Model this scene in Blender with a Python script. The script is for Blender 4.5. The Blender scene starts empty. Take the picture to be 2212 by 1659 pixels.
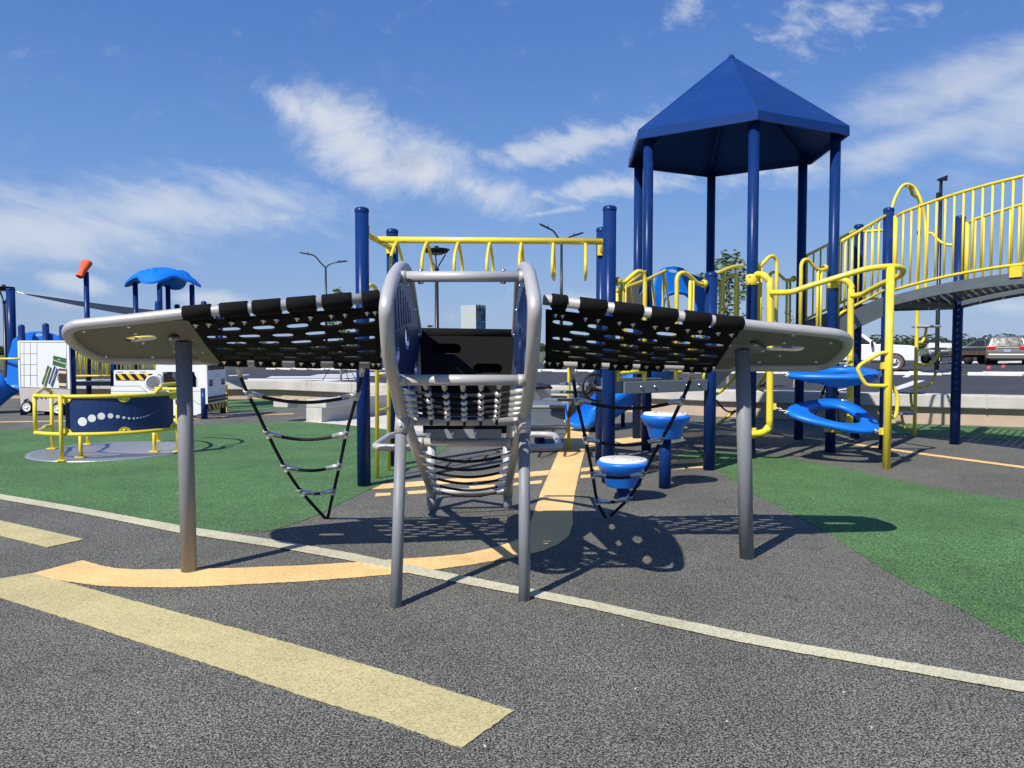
import bpy, bmesh, math, random
from mathutils import Vector, Matrix
from mathutils.geometry import delaunay_2d_cdt
random.seed(7)
SC = bpy.context.scene
COL = SC.collection
PI = math.pi
# ---- the photograph's camera: measured focal length, height and tilt (view units: 2212 x 1659) ----
F = 1665.; CH = 1.33; TILT = math.atan((829.5-757.)/F)
CT_, ST_ = math.cos(TILT), math.sin(TILT)
def V(*a): return Vector(a)
def ray(u, v):
    dx = (u-1106)/F; dy = (829.5-v)/F
    return dx, CT_+dy*ST_, dy*CT_-ST_
def G(u, v, z=0.):                       # point of the ground seen there
    x, y, w = ray(u, v); t = (z-CH)/w
    return V(x*t, y*t, z)
def P(u, v, Y):                          # point at depth Y
    x, y, w = ray(u, v); t = Y/y
    return V(x*t, Y, CH+w*t)
def PE(u, v, A, B):                      # point in the vertical plane through A and B
    x, y, w = ray(u, v); d = (B[0]-A[0], B[1]-A[1])
    t = (A[0]*d[1]-A[1]*d[0])/(x*d[1]-y*d[0])
    return V(x*t, y*t, CH+w*t)
def plane3(a, b, c):
    n = (b-a).cross(c-a); return (n.x, n.y, n.z, n.dot(a))
def HP(u, v, pl):                        # point in a plane
    x, y, w = ray(u, v); t = (pl[3]-pl[2]*CH)/(pl[0]*x+pl[1]*y+pl[2]*w)
    return V(x*t, y*t, CH+w*t)
def zpl(pl, x, y): return (pl[3]-pl[0]*x-pl[1]*y)/pl[2]
def proj(p):
    d = p-V(0, 0, CH); f = d.y*CT_-d.z*ST_; up = d.y*ST_+d.z*CT_
    return 1106+F*d.x/f, 829.5-F*up/f
def on_line(a, b, v):
    lo, hi = 0., 1.
    for _ in range(40):
        m = (lo+hi)/2
        if proj(a.lerp(b, m))[1] < v: lo = m
        else: hi = m
    return a.lerp(b, lo)
LOT = (-.015, .004, 1., .2)              # the car park drains to the left
def zlot(x, y): return .2+.015*x-.004*y
def GL(u, v): return HP(u, v, LOT)
# ---- materials ----
def nt(name):
    m = bpy.data.materials.new(name); m.use_nodes = True
    t = m.node_tree; return m, t, t.nodes, t.links, t.nodes['Principled BSDF']
def mat(name, col, rough=.45, metal=0., var=.08, vs=6., bump=0., bs=60., coat=0., spec=.5, dirt=0.):
    m, t, N, L, b = nt(name)
    b.inputs['Roughness'].default_value = rough; b.inputs['Metallic'].default_value = metal
    b.inputs['Coat Weight'].default_value = coat; b.inputs['Specular IOR Level'].default_value = spec
    tc = N.new('ShaderNodeTexCoord'); no = N.new('ShaderNodeTexNoise')
    no.inputs['Scale'].default_value = vs; no.inputs['Detail'].default_value = 6
    L.new(tc.outputs['Object'], no.inputs['Vector'])
    mr = N.new('ShaderNodeMapRange'); mr.inputs['From Min'].default_value = .3; mr.inputs['From Max'].default_value = .7
    mr.inputs['To Min'].default_value = 1-var; mr.inputs['To Max'].default_value = 1+var
    L.new(no.outputs['Fac'], mr.inputs['Value'])
    mx = N.new('ShaderNodeVectorMath'); mx.operation = 'SCALE'; mx.inputs[0].default_value = col[:3]
    L.new(mr.outputs['Result'], mx.inputs['Scale'])
    out = mx.outputs['Vector']
    if dirt:
        n2 = N.new('ShaderNodeTexNoise'); n2.inputs['Scale'].default_value = 3.1; n2.inputs['Detail'].default_value = 8; n2.inputs['Roughness'].default_value = .7
        L.new(tc.outputs['Object'], n2.inputs['Vector'])
        r2 = N.new('ShaderNodeMapRange'); r2.inputs['From Min'].default_value = .52; r2.inputs['From Max'].default_value = .72; r2.inputs['To Max'].default_value = dirt
        L.new(n2.outputs['Fac'], r2.inputs['Value'])
        mm = N.new('ShaderNodeMix'); mm.data_type = 'RGBA'; L.new(r2.outputs['Result'], mm.inputs['Factor'])
        L.new(out, mm.inputs['A']); mm.inputs['B'].default_value = (.21, .18, .14, 1); out = mm.outputs['Result']
    L.new(out, b.inputs['Base Color'])
    rr = N.new('ShaderNodeMapRange'); rr.inputs['To Min'].default_value = max(.02, rough-.07); rr.inputs['To Max'].default_value = rough+.09
    L.new(no.outputs['Fac'], rr.inputs['Value']); L.new(rr.outputs['Result'], b.inputs['Roughness'])
    if bump:
        n3 = N.new('ShaderNodeTexNoise'); n3.inputs['Scale'].default_value = bs; n3.inputs['Detail'].default_value = 3
        L.new(tc.outputs['Object'], n3.inputs['Vector'])
        bp = N.new('ShaderNodeBump'); bp.inputs['Strength'].default_value = bump; bp.inputs['Distance'].default_value = .01
        L.new(n3.outputs['Fac'], bp.inputs['Height']); L.new(bp.outputs['Normal'], b.inputs['Normal'])
    return m
def rubber(name, c0, c1, c2, lo=.47, hi=.53, scale=190., rough=.9, bump=.5):
    """poured rubber granules: strands of two or three colours"""
    m, t, N, L, b = nt(name)
    b.inputs['Specular IOR Level'].default_value = .3; b.inputs['Roughness'].default_value = rough
    tc = N.new('ShaderNodeTexCoord')
    no = N.new('ShaderNodeTexNoise'); no.inputs['Scale'].default_value = scale; no.inputs['Detail'].default_value = 2.5; no.inputs['Distortion'].default_value = .8
    L.new(tc.outputs['Object'], no.inputs['Vector'])
    cr = N.new('ShaderNodeValToRGB'); e = cr.color_ramp.elements
    e[0].position = lo; e[0].color = (*c0, 1); e[1].position = hi; e[1].color = (*c1, 1)
    L.new(no.outputs['Fac'], cr.inputs['Fac'])
    vo = N.new('ShaderNodeTexVoronoi'); vo.inputs['Scale'].default_value = scale*1.1; L.new(tc.outputs['Object'], vo.inputs['Vector'])
    sx = N.new('ShaderNodeSeparateXYZ'); L.new(vo.outputs['Color'], sx.inputs['Vector'])
    mr = N.new('ShaderNodeMapRange'); mr.inputs['From Min'].default_value = .72; mr.inputs['From Max'].default_value = .8
    L.new(sx.outputs['X'], mr.inputs['Value'])
    mx = N.new('ShaderNodeMix'); mx.data_type = 'RGBA'; L.new(mr.outputs['Result'], mx.inputs['Factor'])
    L.new(cr.outputs['Color'], mx.inputs['A']); mx.inputs['B'].default_value = (*c2, 1)
    lg = N.new('ShaderNodeTexNoise'); lg.inputs['Scale'].default_value = .9; lg.inputs['Detail'].default_value = 9; lg.inputs['Roughness'].default_value = .65
    L.new(tc.outputs['Object'], lg.inputs['Vector'])
    lr = N.new('ShaderNodeMapRange'); lr.inputs['From Min'].default_value = .3; lr.inputs['From Max'].default_value = .7; lr.inputs['To Min'].default_value = .78; lr.inputs['To Max'].default_value = 1.2
    L.new(lg.outputs['Fac'], lr.inputs['Value'])
    st = N.new('ShaderNodeTexNoise'); st.inputs['Scale'].default_value = 2.7; st.inputs['Detail'].default_value = 5; st.inputs['Distortion'].default_value = 1.2   # scuffed and stained patches
    L.new(tc.outputs['Object'], st.inputs['Vector'])
    sr = N.new('ShaderNodeMapRange'); sr.inputs['From Min'].default_value = .60; sr.inputs['From Max'].default_value = .70; sr.inputs['To Min'].default_value = 1.; sr.inputs['To Max'].default_value = .84
    L.new(st.outputs['Fac'], sr.inputs['Value']); ml = N.new('ShaderNodeMath'); ml.operation = 'MULTIPLY'; L.new(lr.outputs['Result'], ml.inputs[0]); L.new(sr.outputs['Result'], ml.inputs[1])
    sc = N.new('ShaderNodeVectorMath'); sc.operation = 'SCALE'; L.new(mx.outputs['Result'], sc.inputs[0]); L.new(ml.outputs[0], sc.inputs['Scale'])
    L.new(sc.outputs['Vector'], b.inputs['Base Color'])
    bp = N.new('ShaderNodeBump'); bp.inputs['Strength'].default_value = bump; bp.inputs['Distance'].default_value = .004
    L.new(no.outputs['Fac'], bp.inputs['Height']); L.new(bp.outputs['Normal'], b.inputs['Normal'])
    return m
def perforated(name, col):
    m, t, N, L, b = nt(name)
    b.inputs['Base Color'].default_value = (*col, 1); b.inputs['Roughness'].default_value = .55
    tc = N.new('ShaderNodeTexCoord'); s = N.new('ShaderNodeSeparateXYZ'); L.new(tc.outputs['Object'], s.inputs['Vector'])
    def mth(op, a, c=None):
        n = N.new('ShaderNodeMath'); n.operation = op
        for i, q in enumerate((a, c)):
            if q is None: continue
            if isinstance(q, (int, float)): n.inputs[i].default_value = q
            else: L.new(q, n.inputs[i])
        return n.outputs[0]
    yy = mth('DIVIDE', s.outputs['Y'], .075); row = mth('FLOOR', yy)
    off = mth('MULTIPLY', mth('MODULO', row, 2.), .5)
    fx = mth('FRACT', mth('ADD', mth('DIVIDE', s.outputs['X'], .12), off)); fy = mth('FRACT', yy)
    h = mth('MULTIPLY', mth('LESS_THAN', mth('ABSOLUTE', mth('SUBTRACT', fx, .5)), .15), mth('LESS_THAN', mth('ABSOLUTE', mth('SUBTRACT', fy, .5)), .11))
    tr = N.new('ShaderNodeBsdfTransparent'); ms = N.new('ShaderNodeMixShader')
    L.new(h, ms.inputs[0]); L.new(b.outputs[0], ms.inputs[1]); L.new(tr.outputs[0], ms.inputs[2])
    L.new(ms.outputs[0], N['Material Output'].inputs['Surface'])
    return m
def belt(name, col):
    m, t, N, L, b = nt(name)
    b.inputs['Base Color'].default_value = (*col, 1); b.inputs['Roughness'].default_value = .82; b.inputs['Specular IOR Level'].default_value = .15
    tc = N.new('ShaderNodeTexCoord'); w = N.new('ShaderNodeTexWave'); w.inputs['Scale'].default_value = 70.; w.bands_direction = 'DIAGONAL'; w.inputs['Distortion'].default_value = .6
    L.new(tc.outputs['Object'], w.inputs['Vector'])
    bp = N.new('ShaderNodeBump'); bp.inputs['Strength'].default_value = .6; bp.inputs['Distance'].default_value = .003
    L.new(w.outputs['Fac'], bp.inputs['Height']); L.new(bp.outputs['Normal'], b.inputs['Normal'])
    return m
M = {}
M['panel'] = mat('grey_wing_panel', (.165, .154, .138), .55, 0, .04, 8, .08, 300)
M['silver'] = mat('silver_powder_coat', (.47, .457, .44), .40, .15, .04, 8, .12, 400)
M['steel'] = mat('grey_powder_coat', (.215, .224, .238), .48, 0, .05, 5, .1, 300, dirt=.04)
M['alu'] = mat('cast_aluminium', (.68, .68, .68), .38, .75, .1, 30)
M['bolt'] = mat('stainless_steel', (.65, .65, .64), .22, 1., .05)
M['belt'] = belt('black_belt_rubber', (.008, .008, .008))
M['black'] = mat('black_plastic', (.007, .007, .0075), .5, spec=.3)
M['rope'] = mat('black_rope', (.01, .01, .011), .8, 0, .2, 40, .6, 180)
M['post'] = mat('navy_powder_coat', (.0065, .030, .135), .28, 0, .08, 3, .03, 90, spec=.13, dirt=.07)
M['roof'] = mat('blue_roof_metal', (.009, .042, .175), .36, 0, .06, 1.5, spec=.14, dirt=.05)
M['navy'] = mat('navy_plastic_panel', (.010, .034, .13), .42, 0, .06, 5)
M['yellow'] = mat('yellow_powder_coat', (.82, .64, .05), .33, 0, .05, 5, .03, 120, coat=.2, dirt=.06)
M['blue'] = mat('bright_blue_plastic', (.006, .175, .72), .36, 0, .05, 3, .03, 60)
M['grey'] = mat('slate_grey_coat', (.12, .145, .165), .5, 0, .07, 6, .06, 200)
M['deck'] = perforated('perforated_grey_deck', (.035, .038, .041))
M['tread'] = perforated('perforated_tan_deck', (.40, .33, .23))
M['ltgrey'] = mat('light_grey_panel', (.36, .355, .34), .45)
M['white'] = mat('white_plastic', (.78, .79, .79), .4, 0, .02)
M['white2'] = mat('white_top_disc', (.72, .69, .63), .55, 0, .05, 12)
M['taupe'] = mat('taupe_plastic', (.50, .47, .43), .5, 0, .03)
M['orange'] = mat('orange_fabric', (.82, .10, .03), .7, 0, .08, 5)
M['sail'] = mat('navy_shade_cloth', (.006, .015, .035), .85, 0, .1, 20)
M['conc'] = mat('pale_concrete', (.50, .48, .44), .85, 0, .10, 2.2, .25, 90, dirt=.22)
M['beige'] = mat('tan_concrete', (.46, .36, .27), .85, 0, .08, 3, .2, 90)
M['pad'] = mat('concrete_pad', (.58, .55, .48), .9, 0, .08, 1.5, .15, 80)
M['stop'] = mat('white_concrete', (.62, .61, .58), .85, 0, .10, 3, .2, 60)
M['asphalt'] = mat('asphalt', (.052, .054, .06), .88, 0, .16, .6, .4, 140, spec=.25)
M['line'] = mat('road_paint', (.66, .66, .66), .8, 0, .08, 8)
M['grass'] = mat('mown_grass', (.085, .10, .04), .95, 0, .35, .4, .5, 8)
M['verge'] = mat('dry_verge', (.22, .20, .11), .95, 0, .25, 1.5, .4, 20)
M['lamp'] = mat('black_lamp_paint', (.012, .013, .016), .35)
M['glass'] = mat('dark_glass', (.015, .02, .024), .12, 0, .02, spec=.45)
M['tyre'] = mat('tyre_rubber', (.02, .019, .018), .85, 0, .2, 8)
M['muddy'] = mat('muddy_tyre', (.12, .095, .075), .95, 0, .2, 8)
M['carwhite'] = mat('white_car_paint', (.72, .73, .74), .25, 0, .02, coat=.6)
M['cargold'] = mat('champagne_car_paint', (.20, .185, .158), .32, .3, .03, coat=.4)
M['cardark'] = mat('dark_car_paint', (.018, .028, .034), .25, .1, .03, coat=.7)
M['red'] = mat('red_lens', (.45, .012, .012), .2)
M['maroon'] = mat('maroon_lettering', (.16, .015, .02), .5)
M['pink'] = mat('pink_flag', (.85, .10, .18), .7)
M['bark'] = mat('pale_bark', (.30, .26, .20), .9, 0, .2, 20, .5, 60)
M['leaf'] = mat('leaf', (.075, .125, .035), .5, 0, .4, 9)
M['wood'] = mat('treeline_leaf', (.042, .068, .034), .8, 0, .4, .35)
M['teal'] = mat('teal_print', (.01, .14, .24), .5)
M['ltteal'] = mat('pale_teal_print', (.12, .30, .38), .5)
M['dkprint'] = mat('dark_photo_print', (.03, .06, .10), .5, 0, .9, 9)
M['print'] = mat('pale_lettering', (.55, .60, .62), .5)
M['sign'] = mat('pale_sign_metal', (.42, .47, .45), .45, 0, .04)
M['hazy'] = mat('safety_yellow', (.80, .50, .02), .45)
M['case_green'] = mat('green_print', (.03, .13, .055), .5)
M['case_blue'] = mat('blue_print', (.03, .07, .25), .5)
M['case_brown'] = mat('brown_print', (.06, .03, .022), .5)
M['cream'] = mat('cream_print', (.70, .58, .38), .5)
M['bag'] = mat('navy_fabric', (.010, .012, .03), .85, 0, .2, 15, .5, 40)
M['plateblue'] = mat('licence_plate', (.30, .38, .52), .4)
M['rust'] = mat('brown_steel', (.10, .06, .045), .8, 0, .2, 3)
M['diamond'] = mat('diamond_plate', (.40, .40, .40), .38, .6, .08, 4, .5, 45)
M['surf'] = rubber('grey_granule_rubber', (.013, .013, .015), (.275, .267, .22), (.08, .078, .07), .47, .53, 142.)
M['greenr'] = rubber('green_granule_rubber', (.022, .045, .021), (.145, .295, .10), (.058, .135, .05), .455, .545, 118.)
M['oranger'] = rubber('orange_granule_rubber', (.80, .51, .21), (.90, .62, .28), (.72, .44, .17), .35, .65, 110)
M['tanr'] = rubber('tan_granule_rubber', (.48, .41, .20), (.60, .52, .27), (.40, .335, .155), .36, .64, 120)
M['creamr'] = rubber('cream_granule_rubber', (.50, .47, .32), (.64, .60, .43), (.42, .39, .26), .36, .64, 105)
# ---- mesh helpers ----
def frame(d):
    d = d.normalized(); a = V(0, 0, 1) if abs(d.z) < .9 else V(1, 0, 0)
    x = a.cross(d).normalized(); return x, d.cross(x)
def crom(pts, n=6, closed=False):
    pts = [Vector(p) for p in pts]; out = []; k = len(pts)
    for i in range(k if closed else k-1):
        a, b, c, d = (pts[(i-1) % k], pts[i], pts[(i+1) % k], pts[(i+2) % k]) if closed else (pts[max(i-1, 0)], pts[i], pts[i+1], pts[min(i+2, k-1)])
        for j in range(n):
            t = j/n
            out.append(.5*((2*b)+(c-a)*t+(2*a-5*b+4*c-d)*t*t+(3*b-a-3*c+d)*t**3))
    if not closed: out.append(pts[-1])
    return out
def fillet(pts, r, n=5, closed=False):
    pts = [Vector(p) for p in pts]; out = []; k = len(pts)
    for i in range(k):
        if not closed and i in (0, k-1): out.append(pts[i]); continue
        a, b, c = pts[i-1], pts[i], pts[(i+1) % k]
        d1, d2 = a-b, c-b; q = min(r, d1.length*.48, d2.length*.48)
        s, e = b+d1.normalized()*q, b+d2.normalized()*q
        for j in range(n+1):
            t = j/n; out.append(s.lerp(b, t).lerp(b.lerp(e, t), t))
    return out
class MB:
    def __init__(s): s.v = []; s.f = []; s.m = []; s.s = []; s.k = 0
    def add(s, vs, fs, smooth=False):
        o = len(s.v); s.v += [Vector(q) for q in vs]
        for f in fs: s.f.append([i+o for i in f]); s.m.append(s.k); s.s.append(smooth)
        return s
    def box(s, c, d, rot=None):
        c = Vector(c); vs = []
        for x in (-.5, .5):
            for y in (-.5, .5):
                for z in (-.5, .5):
                    q = V(x*d[0], y*d[1], z*d[2]); vs.append(c+(rot @ q if rot else q))
        return s.add(vs, [(0, 1, 3, 2), (4, 6, 7, 5), (0, 4, 5, 1), (2, 3, 7, 6), (0, 2, 6, 4), (1, 5, 7, 3)])
    def quadbox(s, q, th):                       # a thick quad from four corners
        a = [Vector(p) for p in q]; n = (a[1]-a[0]).cross(a[2]-a[0]).normalized()*th
        return s.add(a+[p-n for p in a], [(0, 1, 2, 3), (7, 6, 5, 4), (0, 4, 5, 1), (1, 5, 6, 2), (2, 6, 7, 3), (3, 7, 4, 0)])
    def tube(s, pts, r, n=10, closed=False, cap=True):
        pts = [Vector(p) for p in pts]; k = len(pts); rs = r if isinstance(r, (list, tuple)) else [r]*k
        T = []
        for i in range(k):
            a = pts[(i-1) % k] if (closed or i) else pts[0]; b = pts[(i+1) % k] if (closed or i < k-1) else pts[-1]
            d = b-a; T.append(d.normalized() if d.length > 1e-9 else V(0, 0, 1))
        x, _ = frame(T[0]); vs = []
        for i in range(k):
            x = x-T[i]*x.dot(T[i])
            x = x.normalized() if x.length > 1e-6 else frame(T[i])[0]
            y = T[i].cross(x)
            for j in range(n):
                a = 2*PI*j/n; vs.append(pts[i]+(x*math.cos(a)+y*math.sin(a))*rs[i])
        fs = []
        for i in range(k if closed else k-1):
            for j in range(n):
                a, b = i*n, ((i+1) % k)*n; fs.append((a+j, a+(j+1) % n, b+(j+1) % n, b+j))
        s.add(vs, fs, True)
        if cap and not closed:
            o = len(s.v)-len(vs)
            for q in ([o+j for j in range(n)][::-1], [o+(k-1)*n+j for j in range(n)]):
                s.f.append(q); s.m.append(s.k); s.s.append(False)
        return s
    def lathe(s, prof, c, ax=(0, 0, 1), n=20):
        c = Vector(c); ax = Vector(ax).normalized(); x, y = frame(ax); vs = []; k = len(prof)
        for r, z in prof:
            for j in range(n):
                a = 2*PI*j/n; vs.append(c+ax*z+(x*math.cos(a)+y*math.sin(a))*max(r, 1e-4))
        fs = [(i*n+j, i*n+(j+1) % n, (i+1)*n+(j+1) % n, (i+1)*n+j) for i in range(k-1) for j in range(n)]
        return s.add(vs, fs, True)
    def ball(s, c, r, n=10):
        return s.lathe([(r*math.sin(PI*i/n*1.0), -r*math.cos(PI*i/n)) for i in range(n+1)], c, n=max(8, n))
    def loft(s, rings, closed=False, caps=True, smooth=True):
        n = len(rings[0]); vs = [p for r in rings for p in r]; k = len(rings)
        fs = [(i*n+j, i*n+(j+1) % n, ((i+1) % k)*n+(j+1) % n, ((i+1) % k)*n+j) for i in range(k if closed else k-1) for j in range(n)]
        if caps and not closed: fs += [list(range(n))[::-1], [(k-1)*n+j for j in range(n)]]
        return s.add(vs, fs, smooth)
    def plate(s, outer, holes, th, fn, spacing=0, smooth=False):
        """flat sheet with holes; fn(x, y, d) places it, d runs from 0 to th"""
        loops = [outer]+list(holes); pts = []; eds = []
        for lp in loops:
            o = len(pts); pts += [Vector((q[0], q[1])) for q in lp]; eds += [(o+i, o+(i+1) % len(lp)) for i in range(len(lp))]
        def inside(x, y, lp):
            c = False; j = len(lp)-1
            for i in range(len(lp)):
                if (lp[i][1] > y) != (lp[j][1] > y) and x < (lp[j][0]-lp[i][0])*(y-lp[i][1])/(lp[j][1]-lp[i][1])+lp[i][0]: c = not c
                j = i
            return c
        ok = lambda x, y: inside(x, y, outer) and not any(inside(x, y, h) for h in holes)
        if spacing:
            xs = [q[0] for q in outer]; ys = [q[1] for q in outer]; y = min(ys)+spacing/2
            while y < max(ys):
                x = min(xs)+spacing/2
                while x < max(xs):
                    if ok(x, y): pts.append(Vector((x, y)))
                    x += spacing
                y += spacing
        r = delaunay_2d_cdt(pts, eds, [], 0, 1e-6)
        vs, fs = r[0], r[2]
        fs = [f for f in fs if ok(sum(vs[i].x for i in f)/len(f), sum(vs[i].y for i in f)/len(f))]
        k = len(vs)
        allv = [fn(q.x, q.y, 0) for q in vs]+[fn(q.x, q.y, th) for q in vs]
        ff = [tuple(f) for f in fs]+[tuple(i+k for i in f)[::-1] for f in fs]
        cnt = {}
        for f in fs:
            for i in range(len(f)):
                a, b = f[i], f[(i+1) % len(f)]
                if (b, a) in cnt: del cnt[(b, a)]
                else: cnt[(a, b)] = 1
        side = [(b, a, a+k, b+k) for a, b in cnt]
        s.add(allv, ff, smooth); s.add([], []); o = len(s.v)-len(allv)
        for q in side: s.f.append([i+o for i in q]); s.m.append(s.k); s.s.append(False)
        return s
    def build(s, name, mats, parent=None, bevel=0, fix=True):
        me = bpy.data.meshes.new(name); off = WL.get(parent, V(0, 0, 0)) if parent else V(0, 0, 0)
        me.from_pydata([tuple(v-off) for v in s.v], [], s.f)
        for m in (mats if isinstance(mats, (list, tuple)) else [mats]): me.materials.append(M[m])
        for p, i, sm in zip(me.polygons, s.m, s.s): p.material_index = i; p.use_smooth = sm
        if fix:
            bm = bmesh.new(); bm.from_mesh(me); bmesh.ops.recalc_face_normals(bm, faces=bm.faces); bm.to_mesh(me); bm.free()
        me.update(); o = bpy.data.objects.new(name, me); COL.objects.link(o)
        if parent: o.parent = parent; WL[o] = off
        else: WL[o] = V(0, 0, 0)
        if bevel:
            b = o.modifiers.new('bevel', 'BEVEL'); b.width = bevel; b.segments = 2; b.limit_method = 'ANGLE'; b.angle_limit = .7
        return o
WL = {}
def thing(name, label, cat, loc=(0, 0, 0), group=None):
    o = bpy.data.objects.new(name, None); COL.objects.link(o); o.location = loc; o.empty_display_size = .2
    o['label'] = label; o['category'] = cat; WL[o] = Vector(loc)
    if group: o['group'] = group
    return o
def tag(o, label, cat, group=None):
    o['label'] = label; o['category'] = cat
    if group: o['group'] = group
    return o
def struct(o, kind='structure'): o['kind'] = kind; return o
def copy_tree(o, parent=None):
    c = o.copy(); COL.objects.link(c)
    if parent: c.parent = parent
    for ch in list(o.children): copy_tree(ch, c)
    return c
def text(name, s, size, mt, parent, at, xa, ya, depth=.003, bold=0.):
    """lettering as a thin mesh: at = lower left corner, xa / ya = unit axes of the writing"""
    cu = bpy.data.curves.new(name, 'FONT'); cu.body = s; cu.size = size; cu.extrude = depth; cu.offset = bold; cu.resolution_u = 3
    t = bpy.data.objects.new('tmp', cu); COL.objects.link(t)
    dg = bpy.context.evaluated_depsgraph_get(); me = bpy.data.meshes.new_from_object(t.evaluated_get(dg))
    bpy.data.objects.remove(t); bpy.data.curves.remove(cu)
    xa, ya = Vector(xa), Vector(ya); za = xa.cross(ya); off = WL.get(parent, V(0, 0, 0)); at = Vector(at)
    for v in me.vertices: c = v.co.copy(); v.co = at+xa*c.x+ya*c.y+za*c.z-off
    me.materials.clear(); me.materials.append(M[mt]); me.name = name
    o = bpy.data.objects.new(name, me); COL.objects.link(o); o.parent = parent; WL[o] = off
    return o
def ellipse(cx, cy, a, b, n=18, rot=0):
    return [(cx+a*math.cos(t)*math.cos(rot)-b*math.sin(t)*math.sin(rot), cy+a*math.cos(t)*math.sin(rot)+b*math.sin(t)*math.cos(rot)) for t in [2*PI*i/n for i in range(n)]]
def slot(cx, cy, L, w, n=5):                     # a round-ended slot
    r = w/2; h = L/2-r
    return [(cx+h+r*math.cos(-PI/2+PI*i/n), cy+r*math.sin(-PI/2+PI*i/n)) for i in range(n+1)]+[(cx-h+r*math.cos(PI/2+PI*i/n), cy+r*math.sin(PI/2+PI*i/n)) for i in range(n+1)]
def xy(p): return (p.x, p.y)
# ================= camera, light, sky =================
cam = bpy.data.cameras.new('camera'); co = bpy.data.objects.new('camera', cam); COL.objects.link(co)
co.location = (0, 0, CH); co.rotation_euler = (PI/2-TILT, 0, 0)
cam.sensor_width = 36; cam.lens = 36*F/2212; cam.clip_start = .05; cam.clip_end = 5000; SC.camera = co
SUN_EL, SUN_AZ = math.radians(46), math.radians(38)      # the sun stands behind the camera on the left
sd = bpy.data.lights.new('sun', 'SUN'); sd.energy = 4.4; sd.angle = math.radians(.53); sd.color = (1., .955, .88)
so = bpy.data.objects.new('sun', sd); COL.objects.link(so)
tosun = V(-math.sin(SUN_AZ)*math.cos(SUN_EL), -math.cos(SUN_AZ)*math.cos(SUN_EL), math.sin(SUN_EL))
so.rotation_euler = tosun.to_track_quat('Z', 'Y').to_euler(); so.location = (-8, -10, 12)
SC.view_settings.view_transform = 'Standard'; SC.view_settings.look = 'None'; SC.view_settings.exposure = 0.35; SC.view_settings.gamma = 1
w_s = None; SC.cycles.max_bounces = 5; SC.cycles.diffuse_bounces = 3; SC.cycles.glossy_bounces = 2; SC.cycles.transparent_max_bounces = 12
w = bpy.data.worlds.new('World'); SC.world = w; w.use_nodes = True; w.cycles.sampling_method = 'MANUAL'; w.cycles.sample_map_resolution = 256
t = w.node_tree; N = t.nodes; L = t.links; bg = N['Background']; bg.inputs['Strength'].default_value = .085
sky = N.new('ShaderNodeTexSky'); sky.sky_type = 'NISHITA'; sky.sun_disc = False
sky.sun_elevation = SUN_EL; sky.sun_rotation = math.atan2(tosun.x, tosun.y)
sky.air_density = 1.0; sky.dust_density = .3; sky.ozone_density = 2.0
def wm(op, a, b=None, c=None, clamp=False):
    n = N.new('ShaderNodeMath'); n.operation = op; n.use_clamp = clamp
    for i, q in enumerate((a, b, c)):
        if q is None: continue
        if isinstance(q, (int, float)): n.inputs[i].default_value = q
        else: L.new(q, n.inputs[i])
    return n.outputs[0]
tc = N.new('ShaderNodeTexCoord'); sx = N.new('ShaderNodeSeparateXYZ'); L.new(tc.outputs['Generated'], sx.inputs['Vector'])
az = wm('ARCTAN2', sx.outputs['X'], sx.outputs['Y']); el = wm('ARCSINE', sx.outputs['Z'])
def dirs(u, v):
    x, y, z = ray(u, v); return math.atan2(x, y), math.asin(z/math.sqrt(x*x+y*y+z*z))
def noise(scale, sxy=(1., 1.), rot=0., detail=8, rough=.6, dist=0., off=(0, 0)):
    cx = N.new('ShaderNodeCombineXYZ')
    c, s = math.cos(rot), math.sin(rot)
    a = wm('ADD', wm('MULTIPLY', az, c*sxy[0]), wm('MULTIPLY_ADD', el, s*sxy[0], off[0]))
    b = wm('ADD', wm('MULTIPLY', az, -s*sxy[1]), wm('MULTIPLY_ADD', el, c*sxy[1], off[1]))
    L.new(a, cx.inputs[0]); L.new(b, cx.inputs[1])
    n = N.new('ShaderNodeTexNoise'); n.inputs['Scale'].default_value = scale; n.inputs['Detail'].default_value = detail
    n.inputs['Roughness'].default_value = rough; n.inputs['Distortion'].default_value = dist
    L.new(cx.outputs[0], n.inputs['Vector']); return n.outputs['Fac']
def blob(u, v, hl, hw, ang):             # soft elliptic bank of cloud, sizes in view units, ang downwards to the right
    a0, e0 = dirs(u, v); k = 1/F; c, s = math.cos(math.radians(-ang)), math.sin(math.radians(-ang))
    da = wm('SUBTRACT', az, a0); de = wm('SUBTRACT', el, e0)
    x = wm('DIVIDE', wm('ADD', wm('MULTIPLY', da, c), wm('MULTIPLY', de, s)), hl*k)
    y = wm('DIVIDE', wm('ADD', wm('MULTIPLY', da, -s), wm('MULTIPLY', de, c)), hw*k)
    d = wm('SQRT', wm('ADD', wm('MULTIPLY', x, x), wm('MULTIPLY', y, y)))
    return wm('SUBTRACT', 1., d, clamp=True)
def mx(*a):
    r = a[0]
    for q in a[1:]: r = wm('MAXIMUM', r, q)
    return r
def step(x, lo, hi):
    n = N.new('ShaderNodeMapRange'); n.interpolation_type = 'SMOOTHSTEP'; n.inputs['From Min'].default_value = lo; n.inputs['From Max'].default_value = hi
    L.new(x, n.inputs['Value']); return n.outputs['Result']
n_fine = noise(13, (1., 1.5), .3, 7, .62, .5)
n_wisp = noise(7, (1., 3.4), -.22, 7, .66, .6, (3.1, 1.7))
n_rip = noise(30, (.8, 1.6), -.35, 5, .6, .3, (1.3, 7.7))
n_big = noise(2.6, (1., 2.2), -.1, 4, .6, .3, (5.5, 2.2))
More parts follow.
